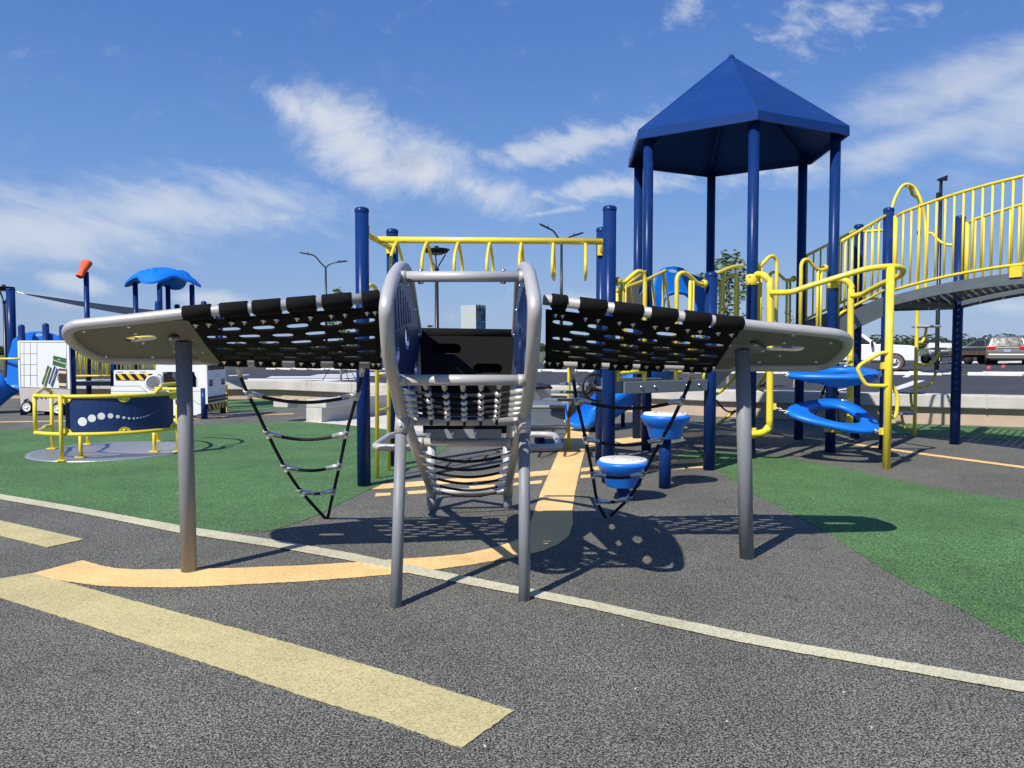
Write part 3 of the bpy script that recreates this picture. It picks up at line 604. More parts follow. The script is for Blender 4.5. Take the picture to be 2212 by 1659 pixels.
# wings
def wing(near, tip, far, posts, side):
    """near / far: straight tube runs root -> panel; tip: tube path round the tip (near end first)"""
    n0, n1 = P(*near[0]), P(*near[1]); f0, f1 = P(*far[0]), P(*far[1]); pl = plane3(n1, f1, P(*tip[0])); T = [HP(q[0], q[1], pl) for q in tip[1:]]
    m = MB(); m.tube([n0]+crom([n1]+T+[f1], 6)+[f0], .0305, 14); m.build('wing_frame', 'silver', R)
    path = crom([n1]+T+[f1], 5); poly = [xy(p) for p in path]
    cx = sum(p[0] for p in poly)/len(poly); 
    hl = [HP(u, v, pl) for u, v in posts['slot']]; c = (hl[0]+hl[1])/2
    zf = lambda x, y, d: V(x, y, zpl(pl, x, y)+.004+d)
    m = MB(); m.plate(poly, [slot(c.x, c.y, (hl[1]-hl[0]).length, .085)], .016, zf); tp = m.build('wing_tip_panel', 'panel', R)
    nrm = V(pl[0], pl[1], pl[2]).normalized(); nrm = nrm if nrm.z < 0 else -nrm
    for u, v in posts['rivets']:
        q = HP(u, v, pl)-nrm*.004; m = MB(); m.lathe([(.013, -.002), (.013, .003), (.007, .008), (0, .009)], q, nrm, 10); m.build('bolt', 'bolt', tp)
    m = MB(); d = (f1-n1); ex = V(side, 0, 0)*.06     # flat cross plate at the belt boundary
    m.quadbox([n1.lerp(f1, .03)+nrm*.022-ex*.2, n1.lerp(f1, .97)+nrm*.022-ex*.2, n1.lerp(f1, .97)+nrm*.022+ex*1.7, n1.lerp(f1, .03)+nrm*.022+ex*1.7], .010); m.build('cross_plate', 'panel', tp)
    # belt mat with slots
    Lx = (n1-n0).length; Ly = (f0-n0).length
    def bf(x, y, d):
        s, t_ = x/Lx, y/Ly; p = n0.lerp(n1, s).lerp(f0.lerp(f1, s), t_)
        return p+V(0, 0, -.045*math.sin(PI*t_)*(1-.3*abs(2*s-1))-.002-d)
    hs_ = []; step_ = Lx/5.6
    for j in range(6):
        for i in range(6):
            x = step_*(i+.55+(.5 if j % 2 else 0)); y = Ly*(.225+.113*j)
            if x < Lx-.05: hs_.append(slot(x, y, .130, .060))
    m = MB(); m.plate([(.012, .085), (Lx-.01, .085), (Lx-.01, Ly-.085), (.012, Ly-.085)], hs_, .012, bf, .05, False); bm_ = m.build('belt_mat', 'belt', R)
    bolt = None
    for line, tabs, tt in (((n0, n1), posts['ntabs'], .115), ((f0, f1), posts['ftabs'], .925)):
        for u0, u1 in tabs:
            ks = []
            for u in (u0, u1):
                lo, hi = 0., 1.
                for _ in range(30):
                    md = (lo+hi)/2
                    if (proj(line[0].lerp(line[1], md))[0]-u)*(proj(line[1])[0]-proj(line[0])[0]) < 0: lo = md
                    else: hi = md
                ks.append(lo)
            a, b = line[0].lerp(line[1], ks[0]), line[0].lerp(line[1], ks[1]); dd = (b-a).normalized()*.004
            m = MB(); m.tube([a-dd, a, b, b+dd], [.037, .041, .041, .037], 16)
            y0, y1 = (.0, .16) if tt < .5 else (.86, 1.)
            k0, k1 = sorted(ks); q = [bf(k*Lx, y*Ly, .006) for k, y in ((k0, y0), (k1, y0), (k1, y1), (k0, y1))]; m.quadbox(q, .010)
            tb = m.build('strap', 'belt', bm_)
            for kk in (.25, .75):
                q = bf((k0+(k1-k0)*kk)*Lx, tt*Ly, .018)
                if not bolt:
                    m = MB(); m.lathe([(.017, 0), (.017, -.004), (.009, -.005), (.009, -.011), (.004, -.012), (.004, -.019), (0, -.019)], WL[bm_], (0, .25, 1), 12); bolt = m.build('bolt', 'bolt', bm_); o = bolt
                else:
                    o = bolt.copy(); COL.objects.link(o)
                o.parent = bm_; o.location = q-WL[bm_]
    # post
    g = posts['base']; h = HP(*posts['top'], pl); tpz = zpl(pl, g.x, g.y+.02)
    m = MB(); m.tube([V(g.x, g.y+.03, -.01), V(h.x, h.y, zpl(pl, h.x, h.y)-.02)], .0455, 20); po = m.build('wing_post', 'steel', R)
    m = MB(); q = [HP(u, v, pl)+nrm*.012 for u, v in posts['plate']]; m.quadbox(q, .010); pp = m.build('mounting_plate', 'steel', po)
    for u, v in posts['plate']:
        q = HP(u, v, pl).lerp(h, .16)+nrm*.021; m = MB(); m.lathe([(.012, -.006), (.012, .005), (0, .009)], q, nrm, 8); m.build('bolt', 'bolt', pp)
wing([(826, 641.5, 4.26), (398, 677, 4.15)], [(172, 701, 4.13), (340, 683.5), (282, 690), (225, 695.8), (175, 701), (160, 704), (150, 710), (146.5, 718), (150, 729), (158, 738.5), (168, 747), (180, 755.5), (191, 762), (204, 768), (217, 772), (232, 774.8), (250, 776.3), (275, 777), (330, 777.2), (400, 777.6)],
     [(826, 786, 5.08), (474, 778, 4.99)],
     dict(slot=[(266, 733), (341, 733)], rivets=[(181, 717), (278, 707), (380, 697), (229, 771), (330, 772), (293, 722), (310, 742)],
          ntabs=[(396, 456), (478, 535), (548, 606), (622, 682), (698, 759), (784, 819)], ftabs=[(470, 534), (553, 609), (640, 692), (723, 775), (801, 824)],
          base=G(404, 1238), top=(396, 731), plate=[(363, 723), (422, 724), (446, 757), (376, 756)]), -1)
wing([(1174, 647, 4.34), (1604, 700, 4.46)], [(1793, 719, 4.55), (1650, 705), (1702, 710), (1760, 715.7), (1795, 719.5), (1814, 723.5), (1827, 730), (1831.5, 740), (1828, 753), (1821, 762.5), (1811, 772), (1799, 781), (1786, 787.3), (1768, 791.3), (1745, 793), (1710, 793.2), (1641, 792.8), (1590, 793)],
     [(1174, 783, 5.12), (1545, 793, 5.23)],
     dict(slot=[(1652, 754), (1738, 754)], rivets=[(1647, 712), (1714, 725), (1795, 742), (1694, 742), (1684, 769), (1763, 783), (1640, 783)],
          ntabs=[(1192, 1223), (1252, 1308), (1326, 1386), (1406, 1460), (1478, 1532), (1544, 1602)], ftabs=[(1178, 1213), (1247, 1295), (1316, 1362), (1382, 1430), (1476, 1534)],
          base=G(1616, 1208), top=(1604, 748), plate=[(1570, 737), (1636, 737), (1655, 752), (1545, 770)]), 1)
# hanging rope ladders under the wings
for la, lb, rungs in (
    ([(512, 788, 5.03), (522, 820, 5.12), (535, 850, 5.22), (557, 893, 5.36), (578, 937, 5.5), (616, 1010, 5.7), (652, 1063, 5.86), (704, 1121, None)], [(784, 787, 5.12), (779, 820, 5.2), (771, 854, 5.28), (760, 893, 5.4), (748, 937, 5.52), (733.5, 1006, 5.72), (721, 1060, 5.86), (708, 1119, None)], (2, 4, 5, 6)),
    ([(1234, 788, 5.2), (1240, 828, 5.27), (1245.5, 864, 5.35), (1256, 908, 5.5), (1265, 949, 5.6), (1280, 1024, 5.78), (1290, 1082, 5.95), (1308, 1118, None)], [(1497, 794, 5.28), (1488, 830, 5.34), (1472, 866, 5.42), (1450, 912, 5.52), (1429, 950, 5.62), (1390, 1024, 5.8), (1357, 1077, 5.95), (1318, 1114, None)], (2, 4, 5, 6))):
    A = [P(*q) if q[2] else G(q[0], q[1]) for q in la]; B = [P(*q) if q[2] else G(q[0], q[1]) for q in lb]
    m = MB(); m.tube(crom(A, 4), .0125, 8); m.tube(crom(B, 4), .0125, 8)
    for i in rungs:
        m.tube([A[i].lerp(B[i], k/12)+V(0, 0, -.075*(A[i]-B[i]).length*math.sin(PI*k/12)) for k in range(13)], .012, 8)
    rn = m.build('rope_ladder', 'rope', R)
    for i in rungs:
        for X, Y in ((A, B), (B, A)):
            d = (X[i+1]-X[i-1]).normalized()*.036; e = (Y[i]-X[i]).normalized(); m = MB()
            m.tube([X[i]-d, X[i]-d*.7, X[i]-d*.69, X[i]+d*.69, X[i]+d*.7, X[i]+d], [.021, .021, .018, .018, .021, .021], 12)
            m.tube([X[i], X[i]+e*.05-V(0, 0, .006), X[i]+e*.051-V(0, 0, .006), X[i]+e*.10-V(0, 0, .018)], [.0185, .0185, .016, .015], 12); m.build('rope_connector', 'alu', rn)
    for X in (A, B):
        m = MB(); m.tube([X[0], X[0].lerp(X[1], .4), X[0].lerp(X[1], .75)], [.02, .02, .015], 10); m.build('rope_connector', 'alu', rn)
# ================= the big play structure =================
S = thing('play_structure', 'large play structure with navy posts, hexagonal blue roof, yellow rails, monkey bars and arched bridge', 'play structure', (3.0, 9.8, 0))
HC = V(3.03, 10.84, 0); HR = 1.38
hexv = lambda k, r=HR, z=0: HC+V(r*math.cos(math.radians(-94+60*k)), r*math.sin(math.radians(-94+60*k)), z)
A, B, C, Fp, D, E_ = [hexv(k) for k in range(6)]
Gp, H, I = V(.97, 7.72, 0), V(2.2, 8.55, 0), V(1.05, 9.06, 0)
J, K = V(-1.455, 7.53, 0), V(-1.365, 8.85, 0)
Lp, Mp, Np = V(5.03, 10.38, 0), V(6.28, 10.89, 0), V(5.19, 11.62, 0)
ZT, ZH, ZL = 1.01, 1.42, 2.0
def post(p, z1, par=S, r=.066, mt='post'):
    m = MB(); m.tube([V(p.x, p.y, -.02), V(p.x, p.y, z1)], r, 24); o = m.build('post', mt, par)
    m = MB(); m.lathe([(r+.004, -.035), (r+.004, -.004), (r*.8, .010), (r*.3, .018), (0, .019)], V(p.x, p.y, z1), n=24); m.build('post_cap', mt, o); return o
for p, z in ((A, 4.16), (B, 4.16), (C, 4.16), (Fp, 4.16), (D, 4.16), (E_, 4.16), (Gp, 2.75), (H, 2.18), (I, 2.75), (J, 2.70), (K, 2.70), (Lp, 3.22), (Mp, 3.2), (Np, 3.2)): post(p, z)
# roof: six metal facets with folded edge
RR = 1.545; ZE = 4.19; ZP = 5.40
m = MB(); tp = HC+V(0, 0, ZP); e1 = [hexv(k, RR, ZE) for k in range(6)]; e0 = [hexv(k, RR*1.003, ZE-.115) for k in range(6)]; ei = [hexv(k, RR-.03, ZE-.115) for k in range(6)]; eu = [hexv(k, RR-.03, ZE-.02) for k in range(6)]
for k in range(6):
    n = (k+1) % 6
    m.add([tp, e1[k], e1[n]], [(0, 1, 2)]); m.add([e1[k], e0[k], e0[n], e1[n]], [(0, 1, 2, 3)]); m.add([e0[k], ei[k], ei[n], e0[n]], [(0, 1, 2, 3)])
    m.add([ei[k], eu[k], eu[n], ei[n]], [(0, 1, 2, 3)]); m.add([eu[k], tp-V(0, 0, .03), eu[n]], [(0, 1, 2)])
rf = m.build('roof', 'roof', S, fix=False)
for k in range(6):
    n = (k+1) % 6; a, b = e1[k], e1[n]; m = MB(); nr = ((a-tp).cross(b-tp)).normalized(); nr = nr if nr.z > 0 else -nr
    mid = (a+b)/2
    for q in range(1, 8):
        s = q/8; o = a.lerp(b, s); up = tp-mid; t_ = 1-abs(2*s-1); 
        m.tube([o, o+up*t_*.985], .0022, 6)
    m.tube([a, tp], .005, 6)
    m.build('roof_seam', 'roof', rf)
    m = MB(); m.tube([hexv(k, HR, ZE-.02), HC+V(0, 0, ZP-.16)], .028, 8); m.build('rafter', 'post', rf)
m = MB(); m.lathe([(.05, -.03), (.035, .0), (0, .025)], tp, n=6); m.build('roof_cap', 'roof', rf)
# decks
def deck(pts, z, mt='deck', th=.10, inset=0.):
    c = sum(pts, V(0, 0, 0))/len(pts); q = [p.lerp(c, inset) for p in pts]; m = MB()
    m.add([V(p.x, p.y, z) for p in q], [tuple(range(len(q)))]); o = m.build('deck', mt, S)
    for a, b in zip(q, q[1:]+q[:1]):
        d = (b-a).normalized(); n = V(-d.y, d.x, 0); m = MB()
        m.box((a+b)/2+V(0, 0, z-th/2+.006), ((b-a).length-.14, .012, th), Matrix(((d.x, n.x, 0), (d.y, n.y, 0), (0, 0, 1)))); fa = m.build('deck_edge', 'grey', o)
    return o
deck([A, B, C, Fp, D, E_], ZH); dk = deck([Gp, H, I], ZT, th=.12); deck([Lp, Mp, Np], ZL)
# front edge beam of the triangular deck with its bolts
d = (H-Gp).normalized(); n = V(-d.y, d.x, 0); RM = Matrix(((d.x, n.x, 0), (d.y, n.y, 0), (0, 0, 1)))
m = MB(); m.box(Gp.lerp(H, .53)-n*.03+V(0, 0, ZT-.06), (1.22, .03, .125), RM); eb = m.build('edge_beam', 'grey', S, .006)
for k in (.27, .40, .72, .85):
    m = MB(); m.lathe([(.017, .004), (.017, -.004), (.011, -.012), (0, -.014)], Gp.lerp(H, k)-n*.046+V(0, 0, ZT-.055), n, 10); m.build('bolt', 'bolt', eb)
# stairs from the triangular deck up to the hexagonal deck
for i in range(3):
    k = (i+.5)/3; a, b = I.lerp(E_, k-.1), H.lerp(A, k-.1); a2, b2 = I.lerp(E_, k+.18), H.lerp(A, k+.18); z = ZT+(ZH-ZT)*(i+.6)/3
    zz = V(0, 0, z); m = MB(); m.add([a.lerp(b, .1)+zz, b.lerp(a, .1)+zz, b2.lerp(a2, .1)+zz, a2.lerp(b2, .1)+zz], [(0, 1, 2, 3)]); m.build('stair_tread', 'tread', S)
def stringer(a, b, za, zb, h=.24, mt='grey'):
    m = MB(); m.quadbox([V(a.x, a.y, za-h), V(b.x, b.y, zb-h), V(b.x, b.y, zb), V(a.x, a.y, za)], .03); return m.build('stair_stringer', mt, S)
stringer(I.lerp(E_, .06), I.lerp(E_, .94), ZT+.1, ZH+.1); stringer(H.lerp(A, .06), H.lerp(A, .94), ZT+.1, ZH+.1)
def rail(pts, r=.021, par=S, name='guardrail', n=10, more=()):
    m = MB(); m.tube(pts, r, n)
    for q in more: m.tube(q, r*.8, 8)
    return m.build(name, 'yellow', par)
def hoop(uv, a, b, zb, knob, bars=(), foot=True, r=.0235, off=0.):
    """barrier hoop beside an opening, in the vertical plane a-b; bars: columns of its pickets"""
    q = [PE(u, v, a, b) for u, v in uv]; q = crom(q, 5); e = q[-1]
    q += [V(e.x, e.y, e.z-.05), V(e.x, e.y, zb)]
    m = MB(); m.tube(q, r, 10)
    for u, v in bars:
        p = PE(u, v, a, b); m.tube([p, V(p.x, p.y, zb+.09)], r*.8, 8)
    k = q[0]; s = V(k.x, k.y, zb+.1); m.tube([V(e.x, e.y, zb+.1), s], r*.9, 8); m.tube([s, V(s.x, s.y, zb)], r*.9, 8)
    o = m.build('barrier_hoop', 'yellow', S); p = PE(*knob, a, b)
    m = MB(); m.lathe([(.032, -.03), (.045, -.015), (.045, .015), (.032, .03)], p, (b-a), 12); m.build('knob', 'yellow', o); return o
hoop([(1334, 609), (1345, 610), (1353, 606.5), (1365, 596), (1376.5, 587), (1386, 587.5), (1391, 594), (1393.5, 610)], Gp, H, ZT, (1333, 608), [(1344, 611), (1350, 609)])
hoop([(1522, 614), (1508, 612), (1495, 601), (1486, 593), (1476, 589), (1467, 592.5), (1462.5, 602), (1462, 618)], Gp, H, ZT, (1521, 613), [(1497, 606), (1491, 606)])
hoop([(1634, 575), (1641, 575), (1650, 567), (1660, 556.5), (1667, 553.5), (1674, 556), (1678, 566), (1678, 590)], A, B, ZH, (1633, 573), [(1644, 574), (1638, 576)])
hoop([(1783, 581), (1770, 583.5), (1760, 577), (1749, 563.5), (1742, 560.5), (1735, 563.5), (1731, 573), (1730.5, 590)], A, B, ZH, (1782, 579), [(1767, 583), (1774, 583)])
hoop([(1546, 613), (1556, 611), (1564, 606.5), (1575, 598), (1585, 592.8), (1591, 595.5), (1594, 608)], Fp, C, ZH, (1546, 612), [(1556, 611), (1564, 606)])
hoop([(1715, 603), (1706, 604.5), (1696, 604), (1688, 597.5), (1680, 590.5), (1672, 588), (1665, 591), (1660, 603)], Fp, C, ZH, (1714, 602), [(1700, 604), (1707, 604)])
# hand rails of that stair, and the grey play panel beyond it
off = (A-H).normalized(); sd2 = V(off.y, -off.x, 0)
q = [PE(u, v, H, A) for u, v in [(1543, 593), (1560, 585.5), (1576, 578.7), (1590, 575.5), (1605, 574.5)]]
rail(crom(q, 4), .0215, more=[[PE(1565, 584, H, A), PE(1549, 720, H, A)], [PE(1589, 576, H, A), PE(1588, 720, H, A)]])
i2 = I-sd2*(-.13); e2 = E_-sd2*(-.13)
q = [PE(u, v, i2, e2) for u, v in [(1331, 627), (1344, 625), (1357, 619), (1395, 605), (1424, 591), (1438, 584)]]
rail(crom(q, 4), .0215, more=[[PE(1360, 618, i2, e2), PE(1367, 660, i2, e2)], [PE(1408, 600, i2, e2), PE(1417, 700, i2, e2)], [PE(1434, 587, i2, e2), PE(1449, 690, i2, e2)], [PE(1434, 587, i2, e2), PE(1431, 690, i2, e2)], [PE(1333, 627, i2, e2), PE(1334, 700, i2, e2)]])
q = [PE(u, v, I, E_) for u, v in [(1332, 632), (1395, 595), (1397, 650), (1397, 690), (1340, 700)]]
ax = (E_-I).normalized(); uvs = [((p-I).dot(ax), p.z) for p in q]; hp = PE(1372, 619, I, E_); hx = (hp-I).dot(ax)
m = MB(); m.plate(uvs, [ellipse(hx+.22, hp.z-.02, .12, .05, rot=.5)], .02, lambda x, y, d_: I+ax*x+V(0, 0, y)+sd2*(-.02+d_)); m.build('play_panel', 'ltgrey', S)
rail([PE(1331, 637, I, E_)+V(0, 0, .04), PE(1396, 594, I, E_)+V(0, 0, .05)], .022)
# monkey bars
m0, m1 = J.lerp(K, .46)+V(0, 0, 2.49), Gp.lerp(I, .47)+V(0, 0, 2.50)
m = MB(); m.tube([m0, m1], .034, 14); mb = m.build('monkey_bar_beam', 'yellow', S)
for a, b, z in ((J, K, 2.485), (Gp, I, 2.49)):
    m = MB(); m.tube([a.lerp(b, .05)+V(0, 0, z), b.lerp(a, .05)+V(0, 0, z)], .03, 12)
    for p, q in ((a, b), (b, a)): m.box(p.lerp(q, .055)+V(0, 0, z), (.11, .03, .12))
    m.build('end_bar', 'yellow', mb)
dx_ = (m1-m0).normalized()
for u in (857, 922.5, 990, 1058.5, 1126.5, 1195.5, 1265):
    lo, hi = 0., 1.
    for _ in range(30):
        md = (lo+hi)/2
        if proj(m0.lerp(m1, md))[0] < u: lo = md
        else: hi = md
    o = m0.lerp(m1, lo); pr = V(.09, .996, 0)*1.5
    pts = [o+V(0, 0, -.02), o+pr*.05+V(0, 0, -.06), o+pr*.15+V(0, 0, -.17), o+pr*.19+V(0, 0, -.28), o+pr*.17+V(0, 0, -.39), o+V(0, 0, -.395), o-pr*.17+V(0, 0, -.39), o-pr*.19+V(0, 0, -.28), o-pr*.15+V(0, 0, -.17), o-pr*.05+V(0, 0, -.06)]
    m = MB(); m.tube(fillet(pts, .07, 4, True), .0165, 9, True); m.build('rung', 'yellow', mb)
# access ladder at the left end
g1, g2 = G(815, 1034), G(840, 1018); m = MB()
for g, p in ((g1, J), (g2, K)):
    d = V(p.x-g.x, p.y-g.y, 0)
    m.tube(fillet([g, g+V(.01, 0, 1.97), V(g.x, g.y, 1.97)+d*.5+V(0, 0, .03), V(p.x, p.y, 1.80)], .10, 5), .021, 10)
for z in (.33, .70, 1.07, 1.42, 1.75): m.tube([g1+V(.005, 0, z), g2+V(.005, 0, z)], .016, 8)
m.build('access_ladder', 'yellow', S)
# slide with hood
ad = (Fp-D).normalized(); od = V(-ad.y, ad.x, 0)
def dz(u, v):
    p = PE(u, v, D, Fp); return ((p-D).dot(ad), p.z)
out = [dz(*q) for q in [(1412, 690), (1415, 650), (1418, 620), (1426, 596), (1435, 582), (1447, 576), (1464, 573.5), (1482, 577.5), (1498, 590), (1510, 594), (1522, 599), (1526, 620), (1528, 690)]]
inn = [dz(*q) for q in [(1428, 690), (1430, 655), (1437, 640), (1448, 633.5), (1464, 631.5), (1481, 634.5), (1494, 645), (1500, 660), (1502, 690)]]
body = out+inn[::-1]; sl = [dz(*q) for q in [(1449, 583.5), (1455, 580.5), (1464, 579.5), (1472, 582), (1475, 586), (1468, 588), (1458, 588)]]
dep = lambda x: -.10-.10*math.sin(PI*max(0, min(1, x/1.38)))
m = MB(); m.plate(body, [sl], .05, lambda x, y, d_: D+ad*x+od*(.02+d_+.16*max(0, (y-2.2)))+V(0, 0, y), .06); sh = m.build('slide_hood', 'blue', S, .012)
m = MB(); arch = [D+ad*x+V(0, 0, y)-od*.02 for x, y in inn]; m.tube(crom(arch, 4), .035, 10); m.build('hood_rim', 'blue', sh)
sp = crom([D.lerp(Fp, .5)+od*.1+V(0, 0, ZH), V(2.66, 12.75, 1.12), V(2.42, 13.35, .78), V(2.0, 13.4, .50), V(1.55, 13.05, .28), V(1.2, 12.66, .18), V(1.06, 12.5, .17)], 6)
rings = []
for i, p in enumerate(sp):
    tg = (sp[min(i+1, len(sp)-1)]-sp[max(i-1, 0)]); tg.z = 0; tg = tg.normalized(); sdv = V(-tg.y, tg.x, 0); e = i/(len(sp)-1)
    w_, h_ = .32, .29+.06*math.sin(PI*e)
    prof = [(-1, 1), (-1.1, .95), (-1.12, .7), (-1., .2), (-.75, -.2), (-.35, -.32), (.35, -.32), (.75, -.2), (1., .2), (1.12, .7), (1.1, .95), (1, 1), (.93, .8), (.8, .3), (.5, .02), (.0, -.04), (-.5, .02), (-.8, .3), (-.93, .8)]
    sc_ = 1. if e < .93 else 1.-.25*(e-.93)/.07
    rings.append([p+sdv*w_*a*sc_+V(0, 0, (b*h_*sc_)-.02) for a, b in prof])
m = MB(); m.loft(rings); sl_ = m.build('slide_chute', 'blue', S)
m = MB(); m.tube([V(1.93, 13.38, 0), V(1.93, 13.38, .4)], .036, 12); m.build('slide_leg', 'post', sl_)
m = MB(); m.tube([V(1.35, 12.85, 0), V(1.35, 12.85, .12)], .036, 12); m.build('slide_leg', 'post', sl_)
# steering wheel
wc = P(1286, 837, 8.25); wn = V(.25, -1, .12).normalized(); wx, wy = frame(wn)
m = MB(); m.tube([wc+(wx*math.cos(t_)+wy*math.sin(t_))*.142 for t_ in [2*PI*i/32 for i in range(32)]], .0145, 10, True); sw = m.build('steering_wheel', 'black', S)
m = MB(); m.lathe([(.045, -.02), (.045, .02), (.03, .035), (0, .036)], wc, wn, 14); m.build('hub', 'black', sw)
for t_ in (PI/2+.0, PI*7/6, PI*11/6):
    dv = wx*math.cos(t_)+wy*math.sin(t_); m = MB(); m.tube([wc+dv*.03, wc+dv*.14], [.022, .014], 8); m.build('spoke', 'black', sw)
m = MB(); m.tube([wc, V(Gp.x, Gp.y+.35, wc.z)], .018, 8); m.build('steering_shaft', 'grey', sw)
# transfer station and its stair
m = MB(); m.box((.40, 10.62, .515), (.60, 1.04, .19)); ts = m.build('transfer_step', 'grey', S, .012)
m = MB(); m.box((.40, 9.98, .315), (.60, .34, .115)); m.build('step', 'grey', ts, .012)
m = MB(); m.box((.40, 10.097, .595), (.61, .02, .03)); m.box((.40, 9.805, .36), (.61, .02, .03)); m.build('nosing', 'ltgrey', ts, .004)
m = MB(); m.lathe([(.014, 0), (.014, -.006), (0, -.01)], V(.60, 10.098, .50), (0, 1, 0), 10); m.build('bolt', 'bolt', ts)
m = MB(); m.box((.40, 10.03, .43), (.56, .02, .2)); m.build('riser', 'grey', ts)
for y in (10.85, 10.2):
    m = MB(); m.tube([V(.38, y+.15, -.01), V(.38, y+.15, .42)], .062, 18); m.build('support_post', 'post', ts)
for dxx in (0,):
    stringer(V(.74+dxx, 10.15, 0), V(1.03+dxx*.3, 9.25, 0), .70, 1.14, .26)
for i in range(3):
    k = (i+.5)/3.2; m = MB(); m.box((.55+.3*k, 10.05-.8*k, .64+.36*k), (.36, .24, .03), Matrix.Rotation(-.3, 3, 'Z')); m.build('stair_tread', 'grey', S, .004)
rail(fillet([V(.76, 10.28, 0), V(.76, 10.28, 1.22), V(.80, 9.6, 1.35)], .12), .0225, name='grab_pole', more=[[V(.76, 10.28, .55), V(.76, 10.34, .55)]])
# three post ring climber
P1, P2, P3 = V(3.09, 9.22, 0), V(4.31, 9.82, 0), V(4.22, 8.64, 0)
q = [PE(1627, 596, A, P1), PE(1640, 592.5, A, P1), P(1652, 596, 9.25), P(1661, 608, 9.23), P(1663.5, 624, 9.22), P(1662.5, 905, 9.22), P(1659, 922, 9.22), P(1648, 934, 9.24), P(1625, 937, 9.35)]
r1 = rail(crom(q, 4), .041, name='climber_pole')
q2 = [P(1794, 606, 9.98), P(1808, 602.5, 9.92), P(1822, 604.5, 9.86), P(1834, 611, 9.83), P(1840, 624, 9.82), P(1838, 645, 9.82), P(1836, 890, 9.82), P(1834, 912, 9.82), P(1824, 925, 9.85), P(1806, 930, 9.95)]
r2 = rail(crom(q2, 4), .041, name='climber_pole')
r3 = rail([V(P3.x, P3.y, -.01), V(P3.x, P3.y, 2.26)], .044, name='climber_pole')
for p, z, o in ((A, 2.19, r1), (A, .32, r1), (B, 2.2, r2), (B, .33, r2)):
    m = MB(); m.lathe([(.072, -.065), (.078, -.06), (.078, .06), (.072, .065)], p+V(0, 0, z), n=18); cl = m.build('clamp', 'yellow', o)
    for s in (-.04, .04):
        for w_ in (-.05, .055):
            m = MB(); m.lathe([(.012, .004), (.012, -.006), (0, -.01)], p+V(w_, -.064, z+s), (0, 1, 0), 8); m.build('bolt', 'bolt', cl)
hr = [P(1664, 632, 9.18), P(1680, 632, 9.12), P(1700, 631.5, 9.05), P(1716, 629, 8.99), P(1740, 620.5, 8.94), P(1800, 602, 8.82), P(1866, 582.5, 8.70), P(1896, 577.5, 8.66), P(1924, 575.5, 8.66), P(1942, 577, 8.70), P(1951, 583, 8.78), P(1948, 592, 8.88), P(1934, 600, 9.0), P(1905, 613, 9.25), P(1880, 626, 9.5), P(1864, 635, 9.66), P(1850, 638, 9.75), P(1838, 638, 9.8)]
rail(crom(hr, 5), .033, name='hand_rail', n=12)
for hl in ([(1917, 762), (1903, 763), (1882, 774), (1860, 787), (1853.5, 797), (1857, 808), (1864, 821), (1873, 831), (1890, 833), (1916, 833)],):
    rail(crom([P(u, v, 8.62) for u, v in hl], 4), .021, par=r3, name='hand_loop')
rail(crom([P(u, v, 8.72) for u, v in [(1926, 832), (1932, 840), (1939, 858), (1938, 880), (1935, 897), (1928, 902), (1922, 902)]], 4), .021, par=r3, name='hand_loop')
def link_chain(a, b, n, par):
    d = (b-a)/n; x, y = frame(d); m = MB()
    for i in range(n):
        c = a+d*(i+.5); u_ = x if i % 2 else y; l = d*.72
        m.tube([c+l*math.cos(t_)+u_*.013*math.sin(t_) for t_ in [2*PI*k/10 for k in range(10)]], .0045, 6, True)
    return m.build('chain', 'alu', par)
def ring_seat(cor, skirt, hooks):
    """three cornered moulded ring hung between the poles"""
    c = sum(cor, V(0, 0, 0))/3; nn_ = 60
    nr = (cor[1]-cor[0]).cross(cor[2]-cor[0]).normalized(); nr = nr if nr.z > 0 else -nr
    cor = [c+(p-c)*1.30 for p in cor]; cl = fillet(cor, .9, 12, True); Rm = sum((p-c).length for p in cl)/len(cl); cl = [c+(p-c) for p in cl]
    L_ = [0]
    for i in range(len(cl)): L_.append(L_[-1]+(cl[(i+1) % len(cl)]-cl[i]).length)
    def at(s):
        s = (s % 1)*L_[-1]
        for i in range(len(cl)):
            if L_[i+1] >= s: return cl[i].lerp(cl[(i+1) % len(cl)], (s-L_[i])/(L_[i+1]-L_[i]+1e-9))
        return cl[0]
    R0 = max((p-c).length for p in cl); rings = []
    for i in range(nn_):
        p = at(i/nn_); e = (p-c); u_ = e.length/R0; e0 = e; eh = e.normalized()*Rm*.5+e*.12
        sk = skirt*(.25+.80*max(0, 1-u_)*1.9); sk = min(sk, skirt)
        ri = .66-.10*(u_-.8)
        inn_ = c+eh; mid_ = c+e0*.82
        rings.append([p-nr*.022, p+nr*.0, c+e0*.975+nr*.022, mid_+nr*.012, inn_+nr*.022, c+eh*.95+nr*.008, c+eh*.97-nr*sk*.9, c+eh*1.06-nr*sk, c+e0*.80-nr*(sk*.9), c+e0*.93-nr*.05])
    m = MB(); m.loft(rings, True); o = m.build('ring_seat', 'blue', S)
    for q, h in zip(cor, hooks):
        e = c+(q-c)*.66; link_chain(e+nr*.0, h, 5, o)
        m = MB(); m.tube([c+(q-c)*.63+nr*.02, e, e-nr*.03], .010, 8); m.build('shackle', 'alu', o)
        br = MB(); br.box(h, (.05, .05, .075)); br.build('bracket', 'yellow', o)
    return o
ring_seat([P(1683, 811, 9.12), P(1914, 813, 8.72), P(1829, 792, 9.78)], .19, [P1+V(.045, 0, 1.11), P3+V(-.05, .02, 1.16), P2+V(-.03, -.04, 1.24)])
ring_seat([P(1682, 890, 9.12), P(1908, 937, 8.74), P(1822, 862, 9.74)], .12, [P1+V(.045, 0, .66), P3+V(-.05, .02, .42), P2+V(-.03, -.04, .70)])
